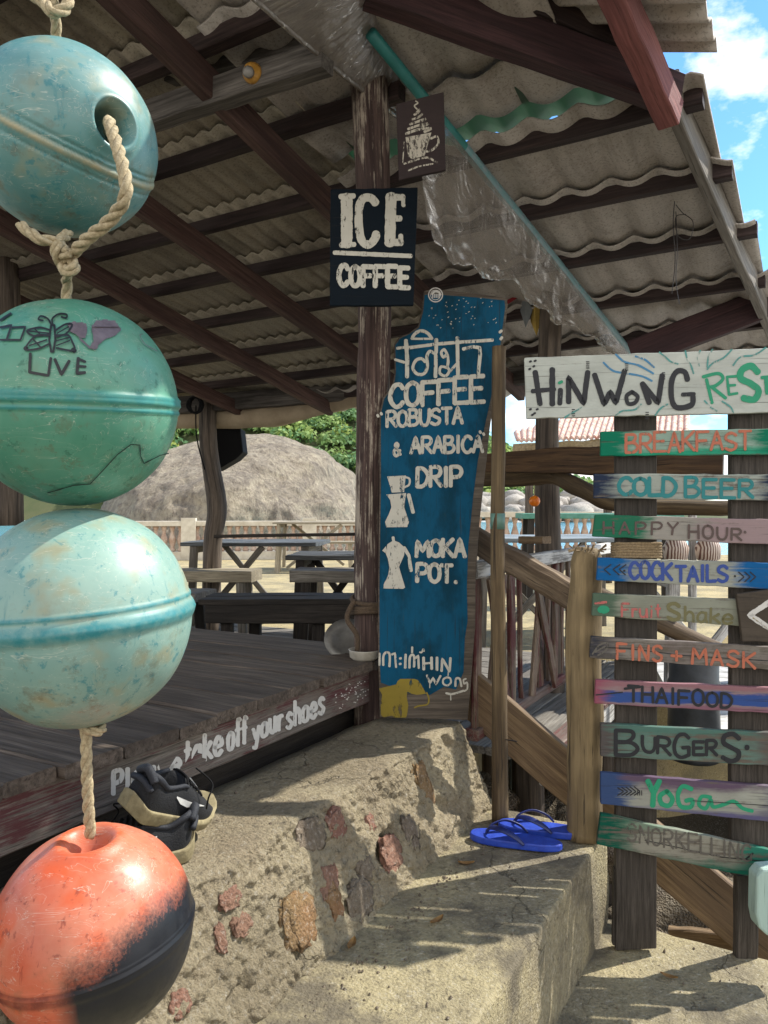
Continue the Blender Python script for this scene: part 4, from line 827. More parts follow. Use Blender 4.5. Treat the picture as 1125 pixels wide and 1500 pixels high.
# ------------------------------------------------------------------ log post, thin pole, stair stringer and rails
r = thing('log_post', 'thick tan log post with a rough rounded top beside the boards', 'post', onz(855, 1228, -.96)); b = MB(); c = onz(855, 1228, -.96)
pts = [at(856, 1226, c.y), at(857, 1150, c.y), at(857, 1050, c.y), at(855, 950, c.y), at(857, 860, c.y), at(859, 815, c.y), at(860, 802, c.y)]
b.tube(pts, [.050, .051, .051, .051, .047, .044, .028], 20, .16, 5); b.build('log', M['log'], r, smooth=True)
b = MB()
for k in range(26): a = random.uniform(0, 6.28); q = at(860, 806, c.y) + Vector((math.cos(a) * .035, math.sin(a) * .035, 0)); b.tube([q, q + Vector((math.cos(a) * .02, math.sin(a) * .02, random.uniform(-.01, .02)))], .002, 4)
b.build('bark_fibres', M['rope_dirty'], r)
r = thing('thin_pole', 'slender brown pole standing on the step right of the blue plank', 'pole', onz(733, 1204, -.96)); b = MB(); c = onz(733, 1204, -.96)
b.tube([c, at(731, 1000, c.y), at(729, 800, c.y), at(730, 650, c.y), at(731, 508, c.y)], [.026, .024, .022, .0215, .021], 14, .12, 8); b.build('pole_shaft', M['pole'], r, smooth=True)
b = MB(); b.tube([at(729, 775, c.y), at(729, 752, c.y)], .0228, 14); b.build('tape_band', plain('green tape', '5c7f72', .5), r, smooth=True)
b = MB(); b.tube([at(738, 1083, 2.32), at(757, 1086, 2.25)], .002, 6); b.build('nail', M['wire'], r)
stair = thing('stair_stringer', 'broad sloping brown plank running down behind the pole and log', 'plank', at(760, 1080, 2.5)); b = MB()
b.beam(at(672, 1002, 2.62), at(1135, 1392, 2.26), .035, .155, seg=12); b.build('stringer_plank', M['plank'], stair)
hr = thing('sloping_handrail', 'thick half-round wooden handrail sloping down to the log post', 'handrail', at(760, 830, 2.5)); b = MB()
b.beam(at(690, 788, 2.66), at(845, 876, 2.30), .06, .085, ch=.02, seg=10, wob=.003); b.build('rail_timber', M['railwood'], hr)
hr = thing('upper_rail_plank', 'wide dark horizontal plank rail crossing behind the sign post', 'rail', at(800, 672, 3.1)); b = MB()
b.beam(at(700, 677, 3.1), at(1060, 671, 2.6), .03, .075, h1=.13, seg=12, wob=.004); b.build('plank', M['darkplank'], hr)
hr = thing('branch_rail', 'crooked branch rail curving down behind the boards', 'rail', at(800, 705, 3.2)); b = MB()
b.tube([at(700, 700, 3.2), at(760, 701, 3.1), at(810, 697, 3.0), at(850, 715, 2.9), at(900, 738, 2.85), at(980, 743, 2.8), at(1090, 745, 2.7)], [.034, .034, .034, .034, .03, .03, .028], 14, .18, 8); b.build('branch', M['pole'], hr, smooth=True)
hr = thing('lower_pole_rail', 'grey pole rail seen sloping between the boards', 'rail', at(1000, 925, 2.7)); b = MB()
b.tube([at(870, 868, 2.7), at(965, 912, 2.6), at(1060, 956, 2.5), at(1140, 985, 2.45)], .028, 14, .12, 5); b.build('pole', M['railwood'], hr, smooth=True)
# railing of peeling slats along the landing
rail = thing('slat_railing', 'railing of peeling red slats with crossed boards beside the landing', 'railing', uvz(3.6, 1.1, -.8))
RV = 1.02
def rp(px, z):   # point on railing plane v=RV
    r_ = ray(px, 750); k = RV / V.dot(r_); p = r_ * k; return Vector((p.x, p.y, z))
tops = lambda p: -(812 - (p.x / p.y * F + CX - 781) * .17 - 750) / F * p.y
b = MB(); a, c = rp(690, 0), rp(895, 0)
zt = -.20; zb = -.755
b.beam(Vector((a.x, a.y, zt)), Vector((c.x, c.y, zt)), .05, .055); b.build('top_rail', M['whitewood'], rail)
b = MB(); b.beam(Vector((a.x, a.y, zb)), Vector((c.x, c.y, zb)), .05, .04); b.build('bottom_rail', M['redrail'], rail)
for (x, w, lean) in [(698, .06, 0), (750, .055, 2), (763, .02, 3), (790, .06, 0), (803, .03, 0), (812, .05, -2), (822, .03, 0), (832, .035, 0), (845, .03, 0)]:
    b = MB(); b.beam(rp(x, zb + .015), rp(x - lean, zt - .025), w, .018, up=V, seg=6); b.build('slat', M['slat'], rail)
for (x0, x1, w, off) in [(707, 728, .06, .022), (727, 703, .06, .042), (772, 786, .055, .022), (800, 768, .05, .042)]:
    b = MB(); b.beam(rp(x0, zb + .015) - V * off, rp(x1, zt - .025) - V * off, w, .016, up=V, seg=6); b.build('cross_slat', M['slat'], rail)
land = thing('landing', 'wooden landing with worn red boards below the slat railing', 'landing', uvz(3.4, 1.0, -.82)); b = MB()
for k in range(6): v = .86 + k * .1; b.beam(uvz(2.45, v, -.835), uvz(4.2, v, -.835), .028, .094, up=V, seg=8)
b.build('floor_board', M['greytable'], land)
b = MB(); b.beam(uvz(2.45, .812, -.822), uvz(3.62, .812, -.822), .07, .022, seg=8); b.build('nosing', M['redrail'], land)
b = MB(); b.beam(uvz(2.45, .80, -.87), uvz(3.62, .80, -.87), .03, .10, seg=8); b.build('edge_board', M['whitewood'], land)
for u_, v_ in ((2.6, .9), (3.5, .86), (3.0, 1.2), (3.62, 1.3)):
    b = MB(); b.tube([uvz(u_, v_, -1.95), uvz(u_ + .02, v_, -1.4), uvz(u_, v_, -.88)], .05, 12, .1, 4); b.build('support_post', M['post'], land, smooth=True)
for i, (px, py, Y, s) in enumerate([(1005, 1345, 2.75, .26), (700, 1165, 2.75, .17), (835, 1190, 3.0, .24), (1075, 1290, 3.4, .30), (960, 1250, 3.6, .22)]):
    o = rock('rubble_rock', at(px, py + 30, Y), s, s * .9, s * .8, M['granite'], i * 7.3, 4, .3, 1.6)
    tag(o, ['rounded grey rock behind the foot of the wider sign post', 'small pale rock behind the end of the rubble wall', 'dark rock in the shade below the landing', 'grey rock behind the lowest boards at the right', 'rock seen in the gap above the lowest board'][i], 'rock')
b = MB(); b.beam(at(985, 1390, 2.45), at(1085, 1400, 2.35), .03, .14); o = b.build('ledge_board', M['plank'], origin=at(1040, 1385, 2.4)); tag(o, 'short brown board lying behind the lower step', 'board')

# ------------------------------------------------------------------ buoys on a rope
BY = 1.09
def buoymat(name, base, light, stain, seam, dark=None, spots='1f7f8a', rough=.38):
    m, t, b, L = newmat(name); tcn = N(t, 'ShaderNodeTexCoord'); v = tcn.outputs['Object']
    n1 = noise_n(t, v, 7, 6, .6); n2 = noise_n(t, v, 45, 6, .7); n3 = noise_n(t, v, 16, 3, .5); sc = noise_n(t, v, 60, 4, .7, (1, 1, .25), .8)
    c = mix(t, rng(t, n1, .35, .66), hx(base), hx(light)); c = mix(t, rng(t, n3, .54, .68, 0, .75), c, hx(stain)); c = mix(t, rng(t, n2, .585, .65, 0, .65), c, hx(spots))
    c = mix(t, rng(t, sc, .33, .39, .5, 0), c, hx(spots))
    n5 = noise_n(t, v, 26, 8, .78); sz = N(t, 'ShaderNodeSeparateXYZ'); L(v, sz.inputs[0]); c = mix(t, math_n(t, 'MULTIPLY', rng(t, n5, .53, .62, 0, .6), rng(t, sz.outputs['Z'], -.13, .05, 1, .15)), c, hx('6b5f42')); s2 = noise_n(t, v, 38, 3, .6, (.18, 1, 1.3), 1.2); c = mix(t, rng(t, math_n(t, 'ABSOLUTE', math_n(t, 'SUBTRACT', s2, .5)), .0, .006, .45, 0), c, hx('e0dccb'))
    at2 = gco(t, 'bco'); sp2 = N(t, 'ShaderNodeSeparateXYZ'); L(at2, sp2.inputs[0])
    c = mix(t, math_n(t, 'MULTIPLY', sp2.outputs['X'], rng(t, n2, .35, .6, .5, 1)), c, hx(seam))
    if dark:
        sp = N(t, 'ShaderNodeSeparateXYZ'); L(v, sp.inputs[0])
        # sprayed dark blue patch low on the right side of the float
        k = math_n(t, 'SUBTRACT', math_n(t, 'MULTIPLY', sp.outputs['X'], .55), math_n(t, 'MULTIPLY', sp.outputs['Z'], 1.0)); k = math_n(t, 'ADD', k, math_n(t, 'MULTIPLY', math_n(t, 'SUBTRACT', n1, .5), .12)); k = math_n(t, 'ADD', k, math_n(t, 'MULTIPLY', math_n(t, 'SUBTRACT', noise_n(t, v, 260, 3, .7), .5), .05))
        x2 = rng(t, math_n(t, 'ADD', sp.outputs['X'], math_n(t, 'MULTIPLY', n1, .03)), .012, .045); c = mix(t, math_n(t, 'MULTIPLY', rng(t, k, -.015, .03), x2), c, hx(dark))
        low = rng(t, math_n(t, 'ADD', sp.outputs['Z'], math_n(t, 'MULTIPLY', n1, .05)), -.112, -.092, 1, 0); c = mix(t, low, c, hx(dark))
    L(c, b.inputs['Base Color']); b.inputs['Roughness'].default_value = rough; b.inputs['Subsurface Weight'].default_value = 0
    c = mix(t, 1., c, (.78, .78, .76, 1), 'MULTIPLY'); L(c, b.inputs['Base Color'])
    L(rng(t, n2, .3, .7, rough - .1, rough + .18), b.inputs['Roughness']); bump(t, b, n2, .10, .003); return m
def buoy(name, label, px, py, R, mat, axis, hole=None, grooves=(), dimple=None, holer=.23, Y=BY):
    """sphere with moulded seam ridge(s) round 'axis' and a lug hole"""
    c = at(px, py, Y); r = thing(name, label, 'buoy', c, 'fishing floats strung on a rope'); axis = Vector(axis).normalized(); pole = Vector(hole or axis).normalized(); xa = pole.orthogonal().normalized(); ya = pole.cross(xa)
    b = MB(); vs = []; fs = []; bs = []; nl, nt_ = 220, 160
    for i in range(nt_ + 1):
        th_ = math.pi * i / nt_
        for k in range(nl):
            a = 2 * math.pi * k / nl; d = pole * math.cos(th_) + (xa * math.cos(a) + ya * math.sin(a)) * math.sin(th_)
            lat = math.asin(max(-1, min(1, d.dot(axis)))); q = R; sm_ = 0
            for (l0, w, h) in grooves:
                x = (lat - l0) / w; g_ = math.exp(-(abs(x) ** 4)); q += h * g_; sm_ = max(sm_, g_ if h > 0.001 else 0)
            q += .0012 * mnoise.noise(d * 3)
            if hole:
                if th_ < holer: t_ = 1 - th_ / holer; q -= .09 * min(1, t_ * 2.6) ** .6
                q += .004 * math.exp(-((th_ - holer * 1.12) / .06) ** 2)
            if dimple and d.z > 0:
                rr_ = math.hypot(d.x - dimple[0], d.y - dimple[1]); q -= .05 * math.exp(-(rr_ / dimple[2]) ** 4); q += .003 * math.exp(-((rr_ - dimple[2] * 1.5) / .08) ** 2)
            vs.append(c + d * q); bs.append((sm_, 0, 0))
    for i in range(nt_):
        for k in range(nl): a = i * nl + k; k2 = i * nl + (k + 1) % nl; fs.append((a, a + nl, k2 + nl, k2))
    b.add(vs, fs, None, bs); b.build('float_shell', mat, r, smooth=True); return r, c
m1 = buoymat('sea blue float', '56908f', '7d9f9b', '93997e', 'aea684'); m2 = buoymat('green float', '4d9076', '6aa38a', '6d957a', '2f8a86', spots='2f6a54'); m3 = buoymat('pale turquoise float', '7fa69e', '98b5a8', 'a09a78', '2a858c'); m4 = buoymat('orange float', 'cb5c3c', 'd98a6c', 'd95a28', '7e3a2c', dark='171a22', spots='8a3524')
b1, c1 = buoy('fishing_buoy', 'worn blue float with a side hole, topmost on the rope', 94, 208, .1305, m1, (.46, -.31, .83), hole=(.78, -.60, -.10), grooves=((-.0, .035, .0025), (.10, .012, -.0025), (-.10, .012, -.0025), (.04, .01, -.003)))
b2, c2 = buoy('fishing_buoy', 'green float with black butterfly drawing and LIVE, second from the top', 107, 592, .1475, m2, (.02, -.10, 1), grooves=((.03, .05, .0045), (-.07, .02, .002), (.03, .012, -.002)))
b3, c3 = buoy('fishing_buoy', 'pale turquoise float with a blue painted rim below the green one', 118, 903, .1570, m3, (-.07, -.03, 1), grooves=((.0, .075, .0045), (.0, .02, .0015), (.13, .02, .002)))
b4, c4 = buoy('fishing_buoy', 'orange float with dark blue sprayed underside at the bottom of the rope', 138, 1358, .140, m4, (-.16, -.02, 1), grooves=((-.06, .02, .003), (-.12, .06, .002), (-.06, .005, -.004)), dimple=(-.02, -.10, .20))
ink = Ink(sphere_proj(c2, .1482), .18)
g = lambda x, y: (x * .24, 440 + y * .24)
for P, w, sm in [([(185, 325), (180, 438)], 14, 0), ([(180, 438), (295, 458), (310, 352)], 13, 0), ([(335, 360), (375, 452), (422, 370)], 15, 0), ([(478, 352), (470, 445), (518, 440)], 15, 0), ([(475, 355), (520, 374)], 12, 0), ([(472, 400), (522, 404)], 12, 0),
                 ([(312, 150), (300, 240), (312, 312)], 10, 0), ([(332, 150), (338, 240), (325, 312)], 10, 0), ([(312, 150), (332, 150)], 9, 0), ([(312, 312), (325, 312)], 12, 0), ([(312, 145), (290, 110), (250, 95), (235, 115), (262, 122)], 8, 1), ([(322, 145), (320, 110), (360, 82), (405, 85), (405, 105), (375, 100)], 8, 1),
                 ([(305, 180), (240, 165), (165, 185), (205, 215), (300, 208)], 9, 1), ([(300, 215), (220, 215), (155, 295), (230, 295), (298, 265)], 9, 1), ([(165, 185), (300, 200)], 6, 0), ([(210, 172), (250, 212)], 6, 0), ([(200, 235), (250, 288)], 7, 0), ([(180, 275), (285, 240)], 7, 0), ([(335, 185), (400, 145), (440, 150), (400, 205), (338, 212)], 9, 1), ([(340, 222), (410, 210), (440, 250), (450, 305), (345, 290)], 9, 1), ([(345, 245), (430, 225)], 6, 0), ([(345, 275), (425, 245)], 6, 0), ([(350, 200), (420, 160)], 6, 0), ([(155, 295), (160, 290)], 22, 0), ([(445, 300), (455, 308)], 22, 0),
                 ([(0, 165), (70, 150), (40, 240)], 10, 0), ([(70, 165), (155, 160), (125, 240), (0, 240)], 9, 0), ([(0, 120), (65, 78)], 9, 0)]: ink.stroke([g(*p) for p in P], w * .31, bool(sm))
ink.build('marker_drawing', K['marker'], b2)
ink = Ink(sphere_proj(c2, .1482), .3)
for P in ([(415, 140), (450, 130), (520, 140), (530, 165), (520, 225), (490, 232), (465, 205), (430, 190)], [(560, 160), (590, 125), (640, 118), (700, 125), (738, 180), (700, 215), (640, 235), (600, 270), (585, 300), (550, 290), (575, 245)]): ink.fill([g(*p) for p in P])
ink.flush('marker_smudge', K['maroon'], b2); ink.stroke([g(490, 235), g(550, 290)], 3); ink.stroke([g(*p) for p in [(870, 205), (855, 215), (885, 265), (960, 310)]], 1, True); ink.build('marker_smudge', K['maroon'], b2)
ink = Ink(sphere_proj(c2, .1478), .4); ink.stroke([(70, 722), (108, 711), (132, 709), (150, 690), (172, 666), (192, 651), (205, 652), (206, 668), (211, 679), (235, 667), (247, 664)], 1.4); ink.build('crack', K['crack'], b2)
ropeob = thing('float_rope', 'twisted cream rope the four floats hang from', 'rope', at(90, 0, BY))
def rope(pts, r=.0075, sub=10, twist=95, name='rope_length'):
    RB = MB()
    P, _ = smooth_path([Vector(p) for p in pts], [0] * len(pts), sub); 
    n = len(P); d = 0; D = [0]
    for i in range(1, n): d += (P[i] - P[i - 1]).length; D.append(d)
    m_ = max(12, int(d / .004)); Q = []; k = 0
    for i in range(m_ + 1):
        s_d = d * i / m_
        while k < n - 2 and D[k + 1] < s_d: k += 1
        Q.append(P[k].lerp(P[k + 1], (s_d - D[k]) / max(1e-9, D[k + 1] - D[k])))
    xa = Vector((1, 0, .01)); fr_ = []
    for i in range(len(Q)):
        t_ = (Q[min(i + 1, m_)] - Q[max(i - 1, 0)]).normalized(); xa = (xa - t_ * xa.dot(t_)); xa = xa.normalized() if xa.length > 1e-5 else t_.orthogonal().normalized(); fr_.append((xa.copy(), t_.cross(xa)))
    for s3 in range(3):
        RB.tube([Q[i] + fr_[i][0] * math.cos(twist * d * i / m_ + s3 * 2.094) * r * .52 + fr_[i][1] * math.sin(twist * d * i / m_ + s3 * 2.094) * r * .52 for i in range(len(Q))], r * .58, 7)
    RB.build(name, M['rope'], ropeob, smooth=True)
f_ = BY - .02
rope([at(72, -30, f_), at(80, 10, f_), at(84, 70, BY), at(88, 110, BY)], .0072)
rope([at(40, -12, f_), at(62, 2, f_ - .01), at(78, 18, f_ - .02), at(98, 10, f_ - .01), at(100, -14, f_)], .0078, name='knot')
hx_, hy_ = 192, 232; hp = c1 + Vector((.78, -.60, -.13)).normalized() * .118
rope([hp + Vector((-.01, .03, .0)), hp + Vector((.006, -.018, -.004)), at(185, 272, .955), at(165, 318, .975), at(128, 350, 1.0), at(104, 374, 1.03)], .0082)
rope([at(30, 330, 1.02), at(58, 350, 1.01), at(84, 356, 1.02), at(100, 378, 1.03), at(110, 390, 1.02), at(98, 398, 1.02), at(90, 384, 1.03), at(100, 368, 1.01)], .0075, name='knot')
rope([at(100, 342, 1.05), at(86, 356, 1.02), at(82, 374, 1.02), at(94, 392, 1.04), at(98, 415, 1.08), at(97, 445, BY), at(97, 470, BY)], .0072)
rope([at(124, 1045, BY), at(126, 1075, 1.07), at(127, 1130, 1.07), at(130, 1190, 1.08), at(133, 1225, BY)], .0078)
rope([at(118, 1062, 1.07), at(130, 1070, 1.05), at(146, 1072, 1.05), at(150, 1065, 1.07), at(138, 1060, 1.09)], .006, name='knot')

# ------------------------------------------------------------------ sneakers and flip-flops
def sneaker(name, label, mat4):
    r = thing(name, label, 'shoe', mat4.to_translation(), 'pair of running shoes'); L_ = .24
    def outline(x, k=1.0):   # half widths (left,right) along length 0 heel .. 1 toe
        w = .034 + .013 * math.sin(min(1, x * 1.1) * math.pi * .9) + .010 * math.exp(-((x - .70) / .2) ** 2); end = min(1, (x / .10)) if x < .1 else (min(1, (1 - x) / .16) if x > .84 else 1); return w * math.sqrt(max(0, 1 - (1 - end) ** 2)) * k
    nx, na = 44, 24
    def loft(fn, mat, nm, cap=False, sm=True, close=True):
        b = MB(); vs = []; fs = []
        for i in range(nx + 1):
            x = i / nx
            for k in range(na + (0 if close else 1)): vs.append(mat4 @ fn(x, k / na))
        st = na + (0 if close else 1)
        for i in range(nx):
            for k in range(na): k2 = (k + 1) % st; fs.append((i * st + k, i * st + k2, (i + 1) * st + k2, (i + 1) * st + k))
        b.add(vs, fs); return b.build(nm, mat, r, smooth=sm)
    def topz(x): # collar line / upper height
        a = [(0, .094), (.06, .098), (.18, .078), (.30, .084), (.40, .092), (.55, .077), (.70, .060), (.85, .048), (.95, .037), (1, .026)]
        for (p, h), (q, g_) in zip(a, a[1:]):
            if x <= q: return h + (g_ - h) * (x - p) / (q - p)
        return .03
    def solez(x): return .029 - .009 * x + (.010 * ((x - .8) / .2) ** 2 if x > .8 else 0) + (.006 * ((.15 - x) / .15) ** 2 if x < .15 else 0)
    def lift(x): return .022 * max(0, (x - .74) / .26) ** 2 + .010 * max(0, (.1 - x) / .1) ** 2
    def sole(x, k):
        a = k * 2 * math.pi; w = outline(x, 1.10 + .05 * (abs(math.sin(a)) < .5)); zz = math.sin(a); z = lift(x) + solez(x) * (.5 + .5 * max(-1, min(1, zz * 1.7))); gr_ = 1 + .03 * math.sin(z * 520)
        return Vector((-.006 + x * (L_ + .012), math.copysign(min(1, abs(math.cos(a)) * 1.6), math.cos(a)) * w * gr_, z))
    loft(sole, M['midsole'], 'sole')
    def upper(x, k):
        a = math.pi * k; w = outline(x) * 1.02; z0 = lift(x) + solez(x) * .8; h = topz(x) - z0; opening = 1 if x < .40 else 0
        ca, sa = math.cos(a), math.sin(a); y = math.copysign(abs(ca) ** .75, ca) * w; z = z0 + h * abs(sa) ** .8
        if x < .42:   # foot opening: roof folds down into the shoe
            e = min(1, x / .05) * min(1, (.42 - x) / .06); 
            if sa > .80: z -= e * (sa - .80) / .2 * .075; y *= 1 - .1 * e
            else: y *= 1 - .12 * sa
        return Vector((x * L_, y, z))
    def upper_dense(x, k): return upper(x, k)
    na = 48; loft(upper, M['navy'], 'upper', close=False)
    b = MB(); 
    for sg in (-1, 1):
        P = [upper(x, .5 - sg * .205) + Vector((0, 0, .001)) for x in (.0, .04, .1, .2, .3, .38, .42)]; P = [mat4 @ p for p in P]; b.tube(P, [.006, .007, .007, .006, .005, .005, .003], 10, 0, 4)
    b.tube([mat4 @ p for p in (Vector((.004, -.025, .078)), Vector((-.005, 0, .094)), Vector((.004, .025, .078)))], [.008, .009, .008], 10, 0, 5)
    b.tube([mat4 @ p for p in (Vector((.002, -.03, .062)), Vector((-.006, 0, .072)), Vector((.002, .03, .062)))], [.006, .007, .006], 10, 0, 5); b.build('collar', M['navy2'], r, smooth=True)
    b = MB()
    for i in range(6):
        x = .43 + i * .05; P = [mat4 @ (upper(x + .02 * s_, .5 - .16 * s_) + Vector((0, 0, .004))) for s_ in (-1, -.4, .4, 1)]; b.tube(P, .0024, 6, 0, 3)
    b.tube([mat4 @ Vector(p) for p in ((.12, -.01, .112), (.15, -.045, .10), (.14, -.062, .075), (.16, -.058, .05))], .0018, 6, 0, 6); b.build('laces', M['black'], r, smooth=True)
    for sg in (1, -1):
        b = MB(); P = [(.30, .30), (.36, .22), (.44, .20), (.52, .24), (.60, .30), (.68, .36)]; W = [.004, .013, .014, .010, .006, .002]; vs = []; fs = []
        for (x, k), w in zip(P, W):
            kk = k * .62; kk = kk if sg > 0 else 1 - kk
            for o_ in (-1, 1): q = upper(x, kk + o_ * w * 2.2); vs.append(mat4 @ (q + Vector((0, math.copysign(.0022, q.y), .0006))))
        for i in range(len(P) - 1): fs.append((2 * i, 2 * i + 1, 2 * i + 3, 2 * i + 2))
        b.add(vs, fs); b.build('side_mark', M['white'], r)
    return r
def frame(pos, xdir, up=ZZ):
    x = Vector(xdir).normalized(); z = Vector(up); z = (z - x * z.dot(x)).normalized(); y = z.cross(x); m_ = Matrix.Identity(4)
    for i in range(3): m_[i][0], m_[i][1], m_[i][2] = x[i], y[i], z[i]
    m_.translation = pos; return m_
ha = onz(304, 1252, -.698); sneaker('running_shoe', 'dark blue running shoe with cream sole, heel towards the steps', frame(ha + Vector((-.035, .01, .002)), (-.92, -.36, 0.01), (-.03, -.08, 1)))
hb = at(196, 1150, 1.66); sneaker('running_shoe', 'dark running shoe lying behind the other with its toe to the right', frame(at(182, 1190, 1.46), (.40, .84, -.36), (.42, -.02, .9)))
def flipflop(name, label, mat4):
    r = thing(name, label, 'sandal', mat4.to_translation(), 'pair of blue rubber sandals'); L_ = .265; b = MB(); n = 40; P = []
    for i in range(n):
        a = 2 * math.pi * i / n; x = math.cos(a); y = math.sin(a); xx = (x + 1) / 2; w = .036 + .012 * xx - .006 * math.sin(xx * math.pi) ** 2; P.append((x * L_ / 2, math.copysign(abs(y) ** .8, y) * w))
    vs = [mat4 @ Vector((x * s, y * s, z)) for (s, z) in ((.97, 0), (1, .004), (1, .016), (.975, .02)) for x, y in P]; fs = [tuple(range(n - 1, -1, -1)), tuple(3 * n + k for k in range(n))]
    for l in range(3): fs += [(l * n + k, l * n + (k + 1) % n, (l + 1) * n + (k + 1) % n, (l + 1) * n + k) for k in range(n)]
    b.add(vs, fs); b.build('foot_bed', M['blue'], r, bev=.001)
    for sg in (-1, 1):
        b = MB(); pts = [Vector((.082, 0, .022)), Vector((.070, sg * .012, .042)), Vector((.035, sg * .034, .050)), Vector((-.005, sg * .043, .038)), Vector((-.03, sg * .043, .018))]; Q, _ = smooth_path(pts, [0] * 5, 6); path = []; secs = []
        for i, q in enumerate(Q):
            t_ = (Q[min(i + 1, len(Q) - 1)] - Q[max(i - 1, 0)]).normalized(); up_ = Vector((0, sg * .6, .8)); x_ = t_.cross(up_).normalized(); y_ = x_.cross(t_); w = .004 + .005 * math.sin(math.pi * i / (len(Q) - 1)) ; R3 = mat4.to_3x3(); path.append((mat4 @ q, R3 @ x_, R3 @ y_)); secs.append([(math.cos(a_) * w, math.sin(a_) * .0028) for a_ in [k_ * math.pi / 5 for k_ in range(10)]])
        b.sweep(path, secs); b.build('strap', M['bluedark'], r, smooth=True)
    b = MB(); b.tube([mat4 @ Vector((.085, 0, .012)), mat4 @ Vector((.082, 0, .03))], .004, 8); b.build('toe_plug', M['bluedark'], r, smooth=True)
flipflop('flip_flop', 'nearer blue rubber sandal on the middle step', frame(onz(755, 1236, -.955) , (-1, .33, 0)))
flipflop('flip_flop', 'farther blue rubber sandal, touching the log post', frame(onz(798, 1226, -.955) + Vector((0, .03, .0)), (-1, .30, 0)))

# ------------------------------------------------------------------ things in and around the pavilion
FL = -.87
def table(name, label, p, w, d_, h, mat, rot=0, legmat=None, cat='table', group=None, brace=True, th=.03):
    r = thing(name, label, cat, p, group); R = Matrix.Rotation(rot, 3, 'Z'); q = lambda x, y, z: Vector(p) + R @ Vector((x, y, z)); b = MB(); k = max(2, int(d_ / .14))
    for i in range(k): y = -d_ / 2 + d_ * (i + .5) / k; b.beam(q(-w / 2, y, h - th / 2), q(w / 2, y, h - th / 2), d_ / k - .006, th)
    b.build('table_top' if cat == 'table' else 'seat', mat, r); lm = legmat or mat
    for sx in (-1, 1):
        for sy in (-1, 1):
            b = MB(); b.beam(q(sx * (w / 2 - .07), sy * (d_ / 2 - .04), 0), q(sx * (w / 2 - .09), sy * (d_ / 2 - .05), h - th), .055, .045, up=(0, 1, 0), seg=3); b.build('leg', lm, r)
        if brace:
            b = MB(); b.beam(q(sx * (w / 2 - .08), -d_ / 2 + .05, h - th - .03), q(sx * (w / 2 - .08), d_ / 2 - .05, h - th - .03), .03, .05, seg=2); b.build('cross_bar', lm, r)
    if brace:
        for sg in (-1, 1):
            b = MB(); b.beam(q(-w * .38, sg * (d_ / 2 - .05), h * (.95 if sg > 0 else .05)), q(w * .1, sg * (d_ / 2 - .05), h * (.05 if sg > 0 else .95)), .025, .045, seg=2); b.build('brace', lm, r)
    return r
g_in = 'timber tables and benches of the cafe'
r = thing('low_bench', 'dark heavy timber bench standing just behind the deck', 'bench', at(425, 995, 3.9), g_in); b = MB(); p = at(425, 995, 3.9)
for k in range(2): b.beam(Vector((-.93, 3.86 + k * .16, -.455)), Vector((.02, 3.78 + k * .16, -.445)), .15, .03)
b.build('seat', M['bench'], r); b = MB(); b.beam(Vector((-.90, 3.80, -.515)), Vector((.02, 3.72, -.505)), .03, .095); b.build('apron', M['bench'], r)
for x, y in ((-.80, 3.83), (-.68, 3.97), (-.33, 3.80), (-.10, 3.95), (-.05, 3.78)): b = MB(); b.beam((x, y, FL), (x, y, -.47), .06, .06, up=(0, 1, 0), seg=2); b.build('leg', M['bench'], r)
table('cafe_table', 'dark topped cafe table with crossed legs in the middle of the view', Vector((-.98, 5.9, FL)), 1.02, .72, .645, wood('dark table top', '4b5054', '70767a', '3a3d40'), -.08, M['greytable'], group=g_in)
table('cafe_table', 'second cafe table with thin top half hidden by the trunk post', Vector((-.22, 5.1, FL)), .80, .6, .59, wood('worn dark top', '3c3d3e', '5c5d5e', '2d2e2f'), -.05, M['bench'], group=g_in)
table('cafe_bench', 'grey slatted bench beside the trunk post', Vector((-.24, 4.6, FL)), .62, .30, .52, M['greytable'], -.12, M['bench'], 'bench', g_in, False, .07)
table('cafe_bench', 'pale plank bench by the grey trunk post at the left', Vector((-1.5, 5.25, FL)), 1.25, .28, .47, M['palewood'], -.10, M['greytable'], 'bench', g_in, False, .075)
table('cafe_bench', 'short dark stool partly behind the turquoise float', Vector((-1.15, 4.3, FL)), .28, .3, .42, M['greytable'], -.2, M['bench'], 'bench', g_in, False, .05)
table('picnic_table', 'bleached picnic table standing by the balustrade', Vector((-.80, 11.5, FL)), 1.7, .8, .72, M['palewood'], 0, group=g_in)
table('picnic_bench', 'bleached bench in front of the picnic table', Vector((-1.0, 10.8, FL)), 1.2, .3, .45, M['palewood'], 0, None, 'bench', g_in, False)
table('cafe_table', 'pale blue grey table to the right behind the slat railing', Vector((1.15, 5.3, FL)), 1.3, .8, .70, wood('blue grey top', '7f8a90', 'a0a9ad', '6a7276'), .15, M['greytable'], group=g_in)
table('green_bench', 'green painted long bench in front of the sea', Vector((2.0, 7.0, FL)), 1.5, .3, .86, M['greenpaint'], .05, M['bench'], 'bench', g_in, False, .05)
r = thing('wood_block', 'small square timber block lying on the railing', 'block', at(777, 792, 3.2)); b = MB(); b.beam(at(766, 791, 3.2), at(801, 791, 3.12), .07, .03); b.build('block', M['plank'], r)
